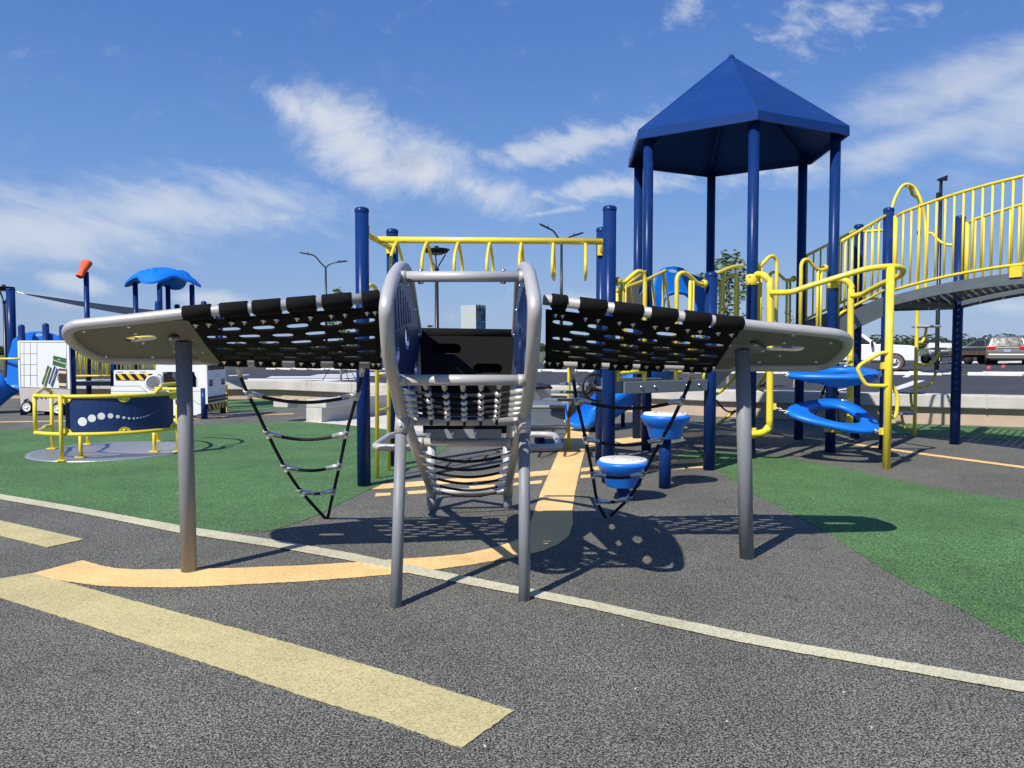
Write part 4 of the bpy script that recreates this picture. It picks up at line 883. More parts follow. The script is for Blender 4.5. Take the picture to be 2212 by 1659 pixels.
# arched bridge
bd = (Mp-Lp).normalized(); bn = V(bd.y, -bd.x, 0)
bz = lambda t_: ZL+.01+.165*(1-((t_-1.8)/1.8)**2)
NB = 28; TB = 3.6
def side_pts(p, o, zo): return [p+bn*(TB*i/NB)+bd*o+V(0, 0, bz(TB*i/NB)+zo) for i in range(NB+1)]
l_, r_ = side_pts(Lp, .06, -.01), side_pts(Mp, -.06, -.01)
m = MB(); m.add(l_+r_, [(i, i+1, NB+2+i, NB+1+i) for i in range(NB)], True); br = m.build('bridge_deck', 'deck', S)
for p, o in ((Lp, .0), (Mp, .0)):
    t0, b0 = side_pts(p, o, .03), side_pts(p, o, -.10); m = MB()
    m.loft([[x+bd*-.012, y+bd*-.012, y+bd*.012, x+bd*.012] for x, y in zip(t0, b0)], smooth=False); m.build('bridge_stringer', 'grey', br)
    for t_ in (.04, 1.77, 3.55):
        q = p+bn*t_+V(0, 0, bz(t_)+.04)-bd*(.02 if p is Lp else -.02); mm = MB(); mm.box(q, (.14, .02, .12), Matrix(((bn.x, -bd.x, 0), (bn.y, -bd.y, 0), (0, 0, 1)))); mm.build('rail_bracket', 'yellow', br)
for p in (Lp, Mp):
    tp_, bt_ = side_pts(p+bn*.10, 0, 1.10), side_pts(p+bn*.10, 0, .12)
    tp_ = tp_[:-1]; bt_ = bt_[:-1]; tp_[0].z -= .015; m = MB(); m.tube(tp_, .0195, 10); m.tube(bt_, .0195, 10)
    k = int((TB-.2)/.122)
    for i in range(k+1):
        t_ = .012+.122*i; q = p+bn*(t_+.10); zz = bz(t_); m.tube([q+V(0, 0, zz+.12), q+V(0, 0, zz+1.095)], .0135 if i else .03, 8)
    m.build('bridge_railing', 'yellow', br)
for p in (Lp, Mp): post(p+bn*(TB+.05), 3.2)
# short stair between hexagonal deck and bridge landing
for i in range(3):
    k = (i+.7)/3.4; a, b = B.lerp(Lp, k), C.lerp(Np, k); m = MB(); dd = (Lp-B).normalized()*.15; z = V(0, 0, ZH+(ZL-ZH)*(i+1)/4)
    m.add([a-dd+z, a+dd+z, b+dd+z, b-dd+z], [(0, 1, 2, 3)]); m.build('stair_tread', 'deck', S)
stringer(B.lerp(Lp, .08), B.lerp(Lp, .98), ZH+.34, ZL+.06, .26); stringer(C.lerp(Np, .08), C.lerp(Np, .98), ZH+.34, ZL+.06, .26)
for a, b, uv in ((B, Lp, 0), (C, Np, 0)):
    m = MB(); f = lambda k, z: a.lerp(b, k)+V(0, 0, z)
    m.tube([f(.06, 2.72), f(.2, 2.78), f(.95, 3.13)], .021, 10); m.tube([f(.06, 1.77), f(.2, 1.84), f(.95, 2.14)], .019, 10)
    for i in range(8): k = .09+.122*i; m.tube([f(k, 1.77+.41*k), f(k, 2.70+.44*k)], .0135 if i else .024, 8)
    m.build('guardrail', 'yellow', S)
# infill rails round the bridge landing and along the back of the hexagonal deck
def fence(a, b, z0, h, par=S):
    m = MB(); f = lambda k, z: a.lerp(b, k)+V(0, 0, z); Lf = (b-a).length; m.tube([f(.08, z0+h), f(.92, z0+h)], .02, 10); m.tube([f(.08, z0+.1), f(.92, z0+.1)], .02, 10)
    n_ = int(Lf*.84/.12)
    for i in range(n_+1): k = .08+.84*i/n_; m.tube([f(k, z0+.1), f(k, z0+h)], .0135, 8)
    return m.build('guardrail', 'yellow', par)
fence(Np, Np.lerp(Mp, .30), ZL, 1.1)
# high hoop over the bridge landing with the disc climber pole behind it
mn = (Np-Mp).normalized(); mo = V(mn.y, -mn.x, 0); mo = mo if mo.y > 0 else -mo
pb = V(6.2, 11.83, 0)
q = crom([P(1928, 640, 11.3), P(1926, 480, 11.3), P(1929, 442, 11.3), P(1941, 413, 11.35), P(1953, 399.5, 11.35), P(1966, 399, 11.35), P(1978, 409, 11.35), P(1990, 436, 11.3), P(1998, 475, 11.3), P(2000, 520, 11.25), P(2000, 640, 11.25)], 5)
hp_ = rail(q, .0225, name='entry_hoop')
q = crom([P(2001, 504, 11.25), P(2014, 505, 11.2), P(2025, 517, 11.1), P(2036, 525, 11.05), P(2050, 529, 11.), P(2064, 529, 10.95)], 5); rail(q, .02, par=hp_, name='hoop_brace')
q = crom([P(1958, 401, 11.35), P(1966, 405, 11.5), P(1972, 420, 11.7), V(pb.x, pb.y, 3.6), V(pb.x, pb.y, 3.2), V(pb.x, pb.y, 1.8), V(pb.x, pb.y, -.01)], 6)
dp = rail(q, .0275, name='disc_climber_pole')
for z, dx, dy in ((1.70, .24, .05), (1.36, .40, -.12), (1.01, .46, .05), (.67, .12, .30), (.36, -.20, .12)):
    c_ = pb+V(dx*.72, dy, z); m = MB(); m.lathe([(0, -.02), (.17, -.02), (.205, -.012), (.205, .006), (.19, .014), (0, .014)], c_, n=24); ds = m.build('disc_step', 'ltgrey', dp)
    a_ = pb+V(0, 0, z-.24); b_ = c_+V(0, 0, -.02); m = MB(); m.tube(crom([a_, a_.lerp(V(b_.x, b_.y, a_.z), .55), V(b_.x, b_.y, a_.z).lerp(a_, .12)+V(0, 0, .10), b_], 5), .021, 8); m.build('step_bracket', 'yellow', ds)
# twisting climber behind the hexagonal deck
tw = rail(crom([P(1612, 738, 12.45), P(1607, 775, 12.5), P(1590, 808, 12.6), P(1572, 832, 12.75), P(1550, 850, 12.95), P(1525, 858, 13.1)], 5), .026, name='arch_climber')
rail(crom([P(1690, 738, 12.4), P(1672, 780, 12.5), P(1650, 815, 12.7), P(1625, 850, 13.0), P(1590, 886, 13.3), P(1545, 920, 13.6)], 5), .026, par=tw, name='climber_rail')
for a, b in (((1588, 808), (1604, 815)), ((1632, 838), (1650, 845))):
    rail([P(*a, 12.7), P(*b, 12.7)], .02, par=tw, name='peg')
for q in ([(1548, 864), (1558, 878), (1573, 889), (1590, 888), (1604, 880)], [(1650, 800), (1655, 802), (1660, 810), (1658, 822), (1648, 832), (1640, 834)], [(1662, 806), (1672, 798), (1682, 790)]):
    m = MB(); m.tube(crom([P(u, v, 12.9) for u, v in q], 5), .014, 8); m.build('rope', 'rope', tw)
# ---- stepping pods ----
for (u, v, zr, tilt, lab) in ((1436, 1054, .72, 0, 'taller blue mushroom stepping pod with white top, nearer the roofed tower'), (1346, 1080, .36, 0, 'lower blue mushroom stepping pod with white top, behind the right rope ladder')):
    g = G(u, v); pd = thing('stepping_pod', lab, 'stepping pod', g, 'blue stepping pods with white tops')
    m = MB(); m.tube([g+V(0, 0, -.01), g+V(0, 0, zr-.15)], .058, 20); m.build('stem', 'post', pd)
    m = MB(); m.lathe([(0, -.235), (.145, -.235), (.155, -.225), (.178, -.122), (.186, -.113), (.202, -.105), (.232, -.045), (.239, -.03), (.235, -.018), (.222, -.008), (0, -.008)], g+V(0, 0, zr), n=36); m.build('cup', 'blue', pd)
    m = MB(); m.lathe([(.212, -.012), (.212, .004), (.204, .011), (0, .012)], g+V(0, 0, zr), n=36); td = m.build('top_disc', 'white2', pd)
    m = MB()
    for i in range(4): a_ = PI/2*i+.6; m.lathe([(.009, 0), (.007, .003), (0, .004)], g+V(.12*math.cos(a_), .12*math.sin(a_), zr+.012), n=8)
    for i in range(14):
        a_ = i*2.4; rr = .05+.14*((i*.37) % 1); m.box(g+V(rr*math.cos(a_), rr*math.sin(a_), zr+.0125), (.034, .006, .002), Matrix.Rotation(.5+(i % 3)*.15, 3, 'Z'))
    m.build('grip_marks', 'ltgrey', td)
# ================= things at the left =================
def q1(cx, cy, Y): return P(cx/2.37/1.8228, (1000+cy/2.37)/1.8228, Y)
def q3(cx, cy, Y): return P((430+cx/5.924)/1.8228, (1400+cy/5.924)/1.8228, Y)
# spinner
sc = V(-5.25, 10.12, 0)
W_ = thing('spinner', 'low merry-go-round with navy dotted panel, yellow rails and metal floor disc on green surface', 'merry-go-round', sc)
m = MB(); m.lathe([(0, .012), (.925, .012), (.935, .016), (.99, .016), (1.0, .0), (1.0, -.01)], sc, n=72); fl = m.build('floor_disc', 'diamond', W_)
pc = lambda a, z, r=.92: sc+V(r*math.cos(math.radians(a)), r*math.sin(math.radians(a)), z)
lp, rp, bp_ = G(114, 971.5), G(380, 977), G(340, 955)
for z, nm in ((.78, 'top_rail'), (.325, 'bottom_rail')):
    arc = [pc(a, z) for a in range(-130, -4, 5)]
    hump = .05 if z > .5 else 0.
    pts = [V(lp.x, lp.y, z), V(lp.x-.02, lp.y-.12, z+hump), V((lp.x*1.2+arc[0].x)/2.2, (lp.y+arc[0].y)/2, z+hump)]+arc
    m = MB(); m.tube(crom(pts, 3), .0235, 10); m.build(nm, 'yellow', W_)
e = pc(-5, .78); m = MB(); m.tube(crom([pc(-32, .80), pc(-27, .86), V(-4.52, 9.98, .885), V(-4.42, 10.4, .885), V(-4.55, 10.8, .82), V(-4.8, 11.0, .78), V(bp_.x, bp_.y, .78)], 4), .0235, 10); m.tube(crom([e+V(0, 0, -.455), V(-4.4, 10.5, .325), V(-4.7, 10.95, .325), V(bp_.x, bp_.y, .325)], 4), .0235, 10); m.build('top_rail', 'yellow', W_)
for g, z in ((pc(-130, .325), .78), (G(134, 998), .80), (lp, .80), (G(175, 990), .33), (G(334, 978), .33), (bp_, .80), (lp+V(.2, .5, 0), .33), (pc(-9, 0), .80)):
    m = MB(); m.tube([V(g.x, g.y, g.z if g.z > .1 else .01), V(g.x, g.y, z)], .0235, 12); o = m.build('upright', 'yellow', W_)
    if g.z < .1: m = MB(); m.box((g.x, g.y, .021), (.11, .09, .01)); m.build('foot_plate', 'yellow', o)
ca = lambda x, z, d, r=.915: pc(-99+x/1.34*88, z, r-d)
cut = .04; zb_, zt_ = .345, .755
ol = [(.04+cut, zb_), (1.30-cut, zb_), (1.30, zb_+cut), (1.30, zt_-cut), (1.30-cut, zt_), (.04+cut, zt_), (.04, zt_-cut), (.04, zb_+cut)]
def dens(lp_, s=.08):
    o = []
    for a, b in zip(lp_, lp_[1:]+lp_[:1]):
        k = max(1, int(math.hypot(b[0]-a[0], b[1]-a[1])/s)); o += [(a[0]+(b[0]-a[0])*i/k, a[1]+(b[1]-a[1])*i/k) for i in range(k)]
    return o
dots = [(538, 1262, 30), (601, 1240, 26), (663, 1226, 24), (723, 1224, 18), (770, 1229, 12.5), (809, 1235, 10), (843, 1240, 8.5), (873, 1240, 7.5), (898, 1238, 6), (920, 1235, 5), (940, 1230, 4.5), (957, 1225, 4), (972, 1219, 4), (991, 1211, 2.5), (1010, 1200, 2.5), (1033, 1185, 2)]
m = MB(); m.plate(dens(ol), [], .014, lambda x, z, d: ca(x, z, d), .08); pn = m.build('panel', 'navy', W_)
for cx, cy, r in dots:
    u, v = cx/1.659/1.8228, (900+cy/1.659)/1.8228
    x, y, w_ = ray(u, v); lo = 1e9; bp2 = None          # meet the curved panel
    for i in range(400):
        a = -99+88*i/399; p = pc(a, 0, .917); e_ = abs(p.x*y-p.y*x)
        if e_ < lo: lo = e_; bp2 = (a, CH+w_*p.y/y)
    rr = r/1.659/1.8228*9.3/F*.95; c = pc(bp2[0], bp2[1], .9165); nr = pc(bp2[0], 0, 1)-sc; m = MB(); m.lathe([(rr, 0), (rr*.97, .002), (0, .0022)], c, nr, 24); m.s = [False]*len(m.s); m.build('dot', 'white', pn)
for x, z, s in ((.05, zt_+.01, .07), (.67, zt_+.012, .07), (1.29, zt_+.01, .07), (.05, zb_-.01, .07), (.67, zb_-.012, .07), (1.29, zb_-.01, .07)):
    sg = -1 if z > .5 else 1; m = MB()
    tab = [(x+s*math.cos(t_), z+sg*s*.95*math.sin(t_)) for t_ in [PI*i/10 for i in range(11)]]
    m.plate(tab, [], .008, lambda a, b, d: ca(a, b, d, .926)); o = m.build('bracket', 'yellow', W_)
    m = MB(); m.lathe([(.010, 0), (.010, .006), (0, .009)], ca(x, z+sg*.03, 0, .926), ca(x, z, 0)-pc(0, z, 0), 8); m.build('bolt', 'bolt', o)
# ---- small play structure with the baggage cart panel ----
Yc = 15.7
T = thing('small_play_structure', 'smaller play structure with baggage cart panel of suitcases, bright blue arched canopy and blue slide', 'play structure', (-8.5, 16.8, 0))
def pl(name, mt, pts, th, par, Y, mp=q1, holes=(), back=0.):
    c = [mp(x, y, Y) for x, y in pts]; hh = [[(p.x, p.z) for p in (mp(x, y, Y) for x, y in h)] for h in holes]
    m = MB(); m.plate([(p.x, p.z) for p in c], hh, th, lambda x, z, d: V(x, Y+d+back, z)); return m.build(name, mt, par)
up = pl('cart_panel', 'white', [(163, 822), (168, 812), (178, 808), (628, 808), (637, 812), (642, 824), (654, 1262), (176, 1240)], .05, T, Yc)
lw = pl('cart_skirt', 'taupe', [(176, 1243), (654, 1266), (650, 1460), (600, 1400), (545, 1370), (505, 1395), (490, 1440), (470, 1472), (330, 1462), (305, 1400), (262, 1345), (225, 1360), (205, 1420), (203, 1452), (194, 1445)], .05, T, Yc, back=.003)
for cx, cy in ((257, 1432), (543, 1448)):
    c = q1(cx, cy, Yc-.02); m = MB(); m.lathe([(.085, -.03), (.115, -.025), (.128, -.01), (.128, .06), (0, .06)], c, (0, 1, 0), 28); wl = m.build('wheel', 'black', T)
    m = MB(); m.lathe([(.072, -.033), (.066, -.036), (.062, -.03), (.03, -.032), (.026, -.04), (0, -.042)], c, (0, 1, 0), 24); m.lathe([(.083, -.030), (.083, -.034), (.07, -.034), (.07, -.03)], c, (0, 1, 0), 24); m.build('rim', 'white', wl)
    m = MB()
    for i in range(5): a = 2*PI*i/5; m.lathe([(.008, 0), (.008, -.003), (0, -.003)], c+V(.045*math.cos(a), -.034, .045*math.sin(a)), (0, 1, 0), 8)
    m.build('hub_hole', 'black', wl)
gm = MB()
for x in (222, 281, 343): gm.tube([q1(x, 826, Yc-.004), q1(x+2, 1236, Yc-.004)], .0035, 4)
for y in (927, 1029, 1131): gm.tube([q1(186, y, Yc-.004), q1(344, y+2, Yc-.004)], .0035, 4)
for a, b in (((182, 822), (616, 822)), ((616, 822), (628, 1256)), ((190, 1240), (628, 1256)), ((184, 822), (194, 1240))): gm.tube([q1(*a, Yc-.004), q1(*b, Yc-.004)], .004, 4)
gm.build('engraved_grid', 'ltgrey', up)
def case(mt, poly, band, handle):
    s_ = pl('suitcase_print', mt, poly, .005, up, Yc-.006)
    for b in band: m = MB(); m.quadbox([q1(*p, Yc-.008) for p in b], .002); m.build('suitcase_strap', 'cream', up)
    m = MB(); m.tube([q1(*p, Yc-.010) for p in handle], .006, 5); m.build('suitcase_handle', 'cream', up)
case('case_green', [(497, 948), (616, 975), (609, 1066), (490, 1034)], [[(495, 984), (613, 1022), (612, 1030), (494, 992)]], [(538, 998), (540, 983), (566, 990), (564, 1004)])
case('case_green', [(443, 1039), (483, 1066), (428, 1244), (387, 1210)], [[(461, 1058), (467, 1062), (412, 1230), (406, 1226)]], [(420, 1150), (416, 1140), (430, 1108), (436, 1112)])
case('case_blue', [(505, 1042), (545, 1082), (490, 1247), (450, 1206)], [[(520, 1060), (527, 1066), (473, 1230), (466, 1224)]], [(502, 1166), (498, 1176), (512, 1140), (518, 1132)])
case('case_brown', [(546, 1068), (618, 1075), (620, 1250), (550, 1246)], [[(545, 1088), (618, 1092), (618, 1118), (545, 1112)], [(548, 1204), (620, 1208), (620, 1234), (548, 1230)]], [(540, 1180), (536, 1160), (537, 1130), (545, 1120)])
for i in range(4): m = MB(); m.quadbox([q1(340+39*i, 1332, Yc-.002), q1(354+39*i, 1332, Yc-.002), q1(354+39*i, 1354, Yc-.002), q1(340+39*i, 1350, Yc-.002)], .003); m.build('vent_slot', 'black', lw)
def tpost(u, v, Y, r=.063, par=T):
    p = P(u, v, Y); m = MB(); m.tube([V(p.x, p.y, -.01), V(p.x, p.y, p.z-.05)], r, 18); m.lathe([(r, -.055), (r*.9, -.02), (r*.5, -.003), (0, 0)], p, n=18); return m.build('post', 'post', par)
for u, v, Y in ((46, 701, Yc+.14), (98.5, 698, Yc+.3), (135, 702, Yc+.12), (155, 738, Yc+.2), (341, 650, 16.6), (382.5, 657, 18.2), (440, 650, 17.0), (474.5, 656, 17.8), (243, 700, 16.6), (258, 700, 17.3)): tpost(u, v, Y)
hdm = pl('slide_hood', 'blue', [(95, 900), (120, 800), (170, 762), (235, 738), (300, 724), (370, 722), (450, 738), (520, 758), (575, 768), (580, 900)], .08, T, Yc+.35, holes=[[(302, 752), (330, 740), (370, 740), (405, 752), (390, 764), (350, 768), (320, 766)]])
pl('slide_wing', 'blue', [(165, 765), (118, 800), (90, 900), (72, 960), (66, 1100), (60, 1210), (100, 1224), (178, 1222), (180, 900)], .05, T, Yc+.2)
sp = crom([q1(170, 1230, Yc+.75), q1(80, 1275, Yc+.75), q1(-10, 1345, Yc+.7), q1(-120, 1430, Yc+.6), q1(-280, 1470, Yc+.5)], 5); rings = []
for i, p in enumerate(sp):
    tg = sp[min(i+1, len(sp)-1)]-sp[max(0, i-1)]; tg.normalize(); sdv = V(-tg.y, tg.x, 0).normalized(); upv = tg.cross(sdv); upv = upv if upv.z > 0 else -upv
    rings.append([p+sdv*.36*a+upv*.34*b for a, b in [(-1, 1), (-1.1, .95), (-1.12, .6), (-.95, .1), (-.6, -.3), (0, -.42), (.6, -.3), (.95, .1), (1.12, .6), (1.1, .95), (1, 1), (.85, .3), (.5, -.1), (0, -.2), (-.5, -.1), (-.85, .3)]])
m = MB(); m.loft(rings); m.build('slide_chute', 'blue', T)
m = MB(); m.tube([q1(-60, 978, Yc+.2), q1(180, 978, Yc)], .022, 8); m.build('guardrail', 'yellow', T)
# canopy on its posts
cc = P(352, 600, 17.4); Rk = .82; nr_, na = 9, 64; vs = []; zf = lambda r, a: .23-.36*(r/Rk)**2-.10*(r/Rk)*(.5-.5*math.cos(4*(a)))*-1
def rim(a): return Rk*(.72+.28*math.cos(2*(a-.08))**2)
def cpt(i, j, dz=0):
    a = 2*PI*j/na; r = rim(a)*i/nr_; z = .235-.37*(r/Rk)**2+(.05 if .55 < (r/Rk) < .75 and math.cos(4*(a-.08)) > .9 else 0); return V(cc.x+r*math.cos(a), cc.y+r*math.sin(a), cc.z+z+dz-(.03 if i == nr_ else 0))
m = MB()
for dz in (0, -.05):
    pts = [cpt(i, j, dz) for i in range(nr_+1) for j in range(na)]
    m.add(pts, [(i*na+j, i*na+(j+1) % na, (i+1)*na+(j+1) % na, (i+1)*na+j) for i in range(nr_) for j in range(na)], True)
m.add([cpt(nr_, j) for j in range(na)]+[cpt(nr_, j, -.05) for j in range(na)], [(j, (j+1) % na, na+(j+1) % na, na+j) for j in range(na)], True)
m.lathe([(.05, .0), (.045, .03), (0, .04)], cc+V(-.05, -.42, .13), n=14); m.build('canopy', 'blue', T)
for u, v, Y in ((292, 609, 17.4), (344.5, 612, 16.75), (362.5, 617, 18.05), (414.5, 614, 17.4)): tpost(u, v, Y, .055)
m = MB()
for Y, u0, u1 in ((16.9, 163, 246), (17.8, 163, 335), (16.9, 262, 335)):
    a, b = P(u0, 812, Y), P(u1, 812, Y); z0 = a.z; m = MB(); m.tube([a, V(b.x, b.y, z0)], .022, 8); m.tube([V(a.x, a.y, z0+.85), V(b.x, b.y, z0+.85)], .022, 8); k = int((b.x-a.x)/.115)
    for i in range(k+1): x = a.x+(b.x-a.x)*i/k; m.tube([V(x, Y, z0), V(x+(.05 if Y < 17.5 else -.04), Y, z0+.85)], .0135 if i % 6 else .02, 7)
    m.build('guardrail', 'yellow', T)
m = MB(); a, b = P(160, 830, 16.9), P(340, 830, 16.9); m.box(((a.x+b.x)/2, 17.35, .60), (b.x-a.x, .95, .09)); m.build('ramp_deck', 'grey', T)
# ---- airport tug play panels ----
Yt = 15.0
U = thing('airport_tug_panel', 'white airport tug play panel with hazard stripes and spinning disc behind the merry-go-round', 'play panel', (-6.9, 15.4, 0))
sidep = [(40, 715), (55, 712), (108, 710), (105, 352), (122, 340), (1085, 340), (1085, -160), (2340, -160), (2345, 1240), (2190, 1330), (2010, 1390), (1300, 1400), (1000, 1330), (60, 1330), (44, 1200)]
win = [[(1240, 380), (2095, 380), (2105, 875), (2085, 890), (1425, 890), (1240, 600)], [(1240, -60), (2090, -60), (2090, 218), (1240, 218)], ]
sp_ = pl('side_panel', 'white', sidep, .04, U, Yt, q3, win)
bk = pl('side_panel', 'white', [(x, y) for x, y in sidep], .04, U, Yt+.95, q3, [[(1240, 300), (1990, 300), (1990, 430), (2065, 590), (2065, 740), (1350, 740)], win[1]])
pl('seat_panel', 'black', [(1150, 420), (1380, 420), (1600, 640), (1600, 860), (1150, 860)], .04, U, Yt+.5, q3)
for a, b in (((40, 832), (880, 832)), ((40, 712), (710, 712)), ((710, 712), (892, 860)), ((1930, 1020), (2090, 1138)), ((2090, 1138), (2330, 1060)), ((1930, 832), (2340, 832))):
    m = MB(); m.tube([q3(*a, Yt-.001), q3(*b, Yt-.001)], .0035, 4); m.build('groove', 'black', sp_)
for i in range(3): m = MB(); m.quadbox([q3(190+264*i, 378, Yt-.002), q3(318+264*i, 378, Yt-.002), q3(318+264*i, 389, Yt-.002), q3(190+264*i, 389, Yt-.002)], .003); m.build('vent_slot', 'black', sp_)
hs = pl('hazard_stripe', 'black', [(140, 425), (1000, 425), (1000, 575), (152, 575)], .008, sp_, Yt-.009, q3)
for x in (175, 385, 600, 812): m = MB(); m.quadbox([q3(x, 427, Yt-.011), q3(x+90, 427, Yt-.011), q3(x+225, 573, Yt-.011), q3(x+118, 573, Yt-.011)], .002); m.build('yellow_band', 'hazy', hs)
m = MB(); m.quadbox([q3(146, 505, Yt-.011), q3(150, 540, Yt-.011), q3(185, 573, Yt-.011), q3(150, 573, Yt-.011)], .002); m.build('yellow_band', 'hazy', hs)
dc = q3(1035, 640, Yt-.12); dn = V(.48, -.88, 0); m = MB(); m.lathe([(.145, -.015), (.155, -.005), (.155, .02), (.145, .03), (.125, .032), (.122, .028)], dc, dn, 32); sd_ = m.build('spin_disc', 'white', U)
m = MB(); m.lathe([(.122, .027), (0, .027)], dc, dn, 32); m.build('disc_face', 'ltgrey', sd_)
for r in (.075, .045, .02): x, y = frame(dn); m = MB(); m.tube([dc+dn*.028+(x*math.cos(t_)+y*math.sin(t_))*r for t_ in [2*PI*i/24 for i in range(24)]], .003, 5, True); m.build('disc_ring', 'steel', sd_)
x, y = frame(dn); m = MB(); m.lathe([(.018, .02), (.018, .05), (0, .055)], dc+V(.05, -.04, -.085), dn, 10); m.build('knob', 'black', sd_)
m = MB(); m.tube([q3(1110, 500, Yt-.08), q3(1160, 440, Yt-.05), q3(1180, 440, Yt)], .012, 8); m.build('disc_arm', 'ltgrey', U)
# front of the tug, seen edge on
def qf(cx, cy): return PE((780+cx/5.925)/1.8228, (1400+cy/5.925)/1.8228, fa_, fb_)
xf = q3(2340, 400, Yt).x+.02; fa_, fb_ = V(xf, Yt-.02, 0), V(xf, Yt+1.0, 0)
def fpl(name, mt, pts, par, out=.0, th=.03):
    c = [qf(*p) for p in pts]; m = MB(); m.plate([(p.y, p.z) for p in c], [], th, lambda y, z, d: V(xf+out-d, y, z)); return m.build(name, mt, par)
fr = fpl('front_panel', 'white', [(196, -60), (640, -60), (652, 1075), (225, 1130)], U, th=.04)
fpl('windscreen', 'black', [(230, 235), (320, 228), (345, 200), (380, 188), (410, 205), (425, 220), (612, 200), (614, 318), (236, 342)], fr, .004, .004)
for a in ([(222, 968), (662, 898), (665, 945), (226, 1020)], [(226, 1045), (664, 975), (666, 1020), (230, 1098)]): fpl('bumper_strip', 'black', a, fr, .03, .03)
hz = fpl('hazard_chevron', 'black', [(226, 1140), (660, 1070), (662, 1200), (520, 1235), (270, 1290), (230, 1290)], fr, .006, .006)
for a in ([(226, 1150), (240, 1138), (290, 1262), (262, 1282)], [(318, 1128), (352, 1122), (412, 1250), (372, 1264)], [(395, 1115), (430, 1108), (470, 1180), (455, 1245), (440, 1240)], [(500, 1098), (532, 1092), (500, 1225), (474, 1232)], [(580, 1085), (606, 1080), (574, 1215), (545, 1222)], [(640, 1074), (658, 1072), (640, 1190), (618, 1200)]): fpl('yellow_band', 'hazy', a, hz, .008, .002)
for bx, ch in (((246, 548, 342, 742), 'CH'), ((535, 522, 618, 702), 'KC')):
    x0, y0, x1, y1 = bx; o = fpl('emblem_plate', 'white', [(x0, y0), (x1, y0-8), (x1, y1-8), (x0, y1)], fr, .004, .004); fpl('emblem', 'black', [(x0+6, y0+22), (x1-5, y0+14), (x1-5, y1-32), (x0+6, y1-22)], o, .006, .002)
    a = qf(x0+8, y1-40); w_ = qf(x1, y1).y-qf(x0, y1).y; text('emblem_letters', ch, w_*.68, 'print', o, a+V(.010, .0, .03), (0, 1, 0), (0, 0, 1), .001)
for i, (x, y) in enumerate(((355, 450), (360, 490), (470, 440))): fpl('lettering_line', 'ltgrey', [(x, y), (x+110 if i < 2 else x+45, y-14), (x+110 if i < 2 else x+45, y-6), (x, y+8)], fr, .003, .002)
for u, v in ((441.5, 905), (482, 893)): g = G(u, v); m = MB(); m.tube([g, V(g.x, g.y, .6)], .06, 16); m.build('post', 'post', U)
g = G(489, 890); m = MB(); m.box((g.x, g.y, .3), (.05, .06, .6)); m.build('side_edge', 'hazy', U)
# ---- windsock ----
p0 = P(186, 589, 17.6); ws = thing('windsock', 'orange windsock on a tall navy pole behind the left wing tip', 'windsock', (p0.x, p0.y, 0))
m = MB(); m.tube([V(p0.x, p0.y, 0), p0], .057, 18); m.lathe([(.06, 0), (.05, .02), (0, .025)], p0, n=16); pw = m.build('pole', 'post', ws)
m = MB(); m.tube([p0, p0+V(0, 0, .30)], .022, 8); m.build('spindle', 'post', pw)
a_, b_ = P(189, 566, 17.6), P(172, 598, 17.4); tg = (b_-a_).normalized(); x, y = frame(tg); rg = []
for i in range(9):
    k = i/8; c = a_.lerp(b_, k); r = (.14-.04*k)*(1-.25*math.sin(PI*k*.8)**2)*(1.0 if i else .9)
    rg.append([c+(x*math.cos(t_)*1.0+y*math.sin(t_)*.8)*r*(1+.06*math.sin(3*t_+i)) for t_ in [2*PI*j/20 for j in range(20)]])
m = MB(); m.loft(rg, caps=False); m.loft([[c.lerp(sum(r, V(0, 0, 0))/20, .04) for c in r] for r in rg][::-1], caps=False); m.build('sock', 'orange', ws)
# ---- shade sail ----
p0 = P(22.5, 624, 22.); ss = thing('shade_sail', 'navy shade sail pulled out from a tall blue post at the left', 'shade sail', (p0.x, p0.y, 0))
m = MB(); m.tube([V(p0.x, p0.y, -.3), p0], .115, 22); m.lathe([(.122, -.02), (.12, .01), (0, .02)], p0, n=22); po = m.build('post', 'post', ss)
s0 = P(60, 636, 22.); m = MB(); m.tube([p0+V(.1, 0, -.06), P(40, 631, 22), P(50, 634, 22), s0], .012, 6); m.build('turnbuckle', 'alu', ss)
c1_, c2_ = P(470, 684, 24.5), P(402, 697, 19.5); n_ = 14; vs = []
for i in range(n_+1):
    for j in range(n_+1):
        s, t_ = i/n_, j/n_; p = s0.lerp(c1_.lerp(c2_, t_), s)
        vs.append(p+V(0, 0, -.05*math.sin(PI*s)))
fs = [(i*(n_+1)+j, (i+1)*(n_+1)+j, (i+1)*(n_+1)+j+1, i*(n_+1)+j+1) for i in range(n_) for j in range(n_)]
m = MB(); m.add(vs, fs, True); m.tube([vs[i*(n_+1)] for i in range(n_+1)], .02, 6); m.tube([vs[i*(n_+1)+n_] for i in range(n_+1)], .02, 6); m.build('cloth', 'sail', ss)
for u, v, Y in ((472, 664, 24.6), (402, 712, 19.4)):
    p = P(u, v, Y); m = MB(); m.tube([V(p.x, p.y, -.3), p], .115, 20); m.build('post', 'post', ss)
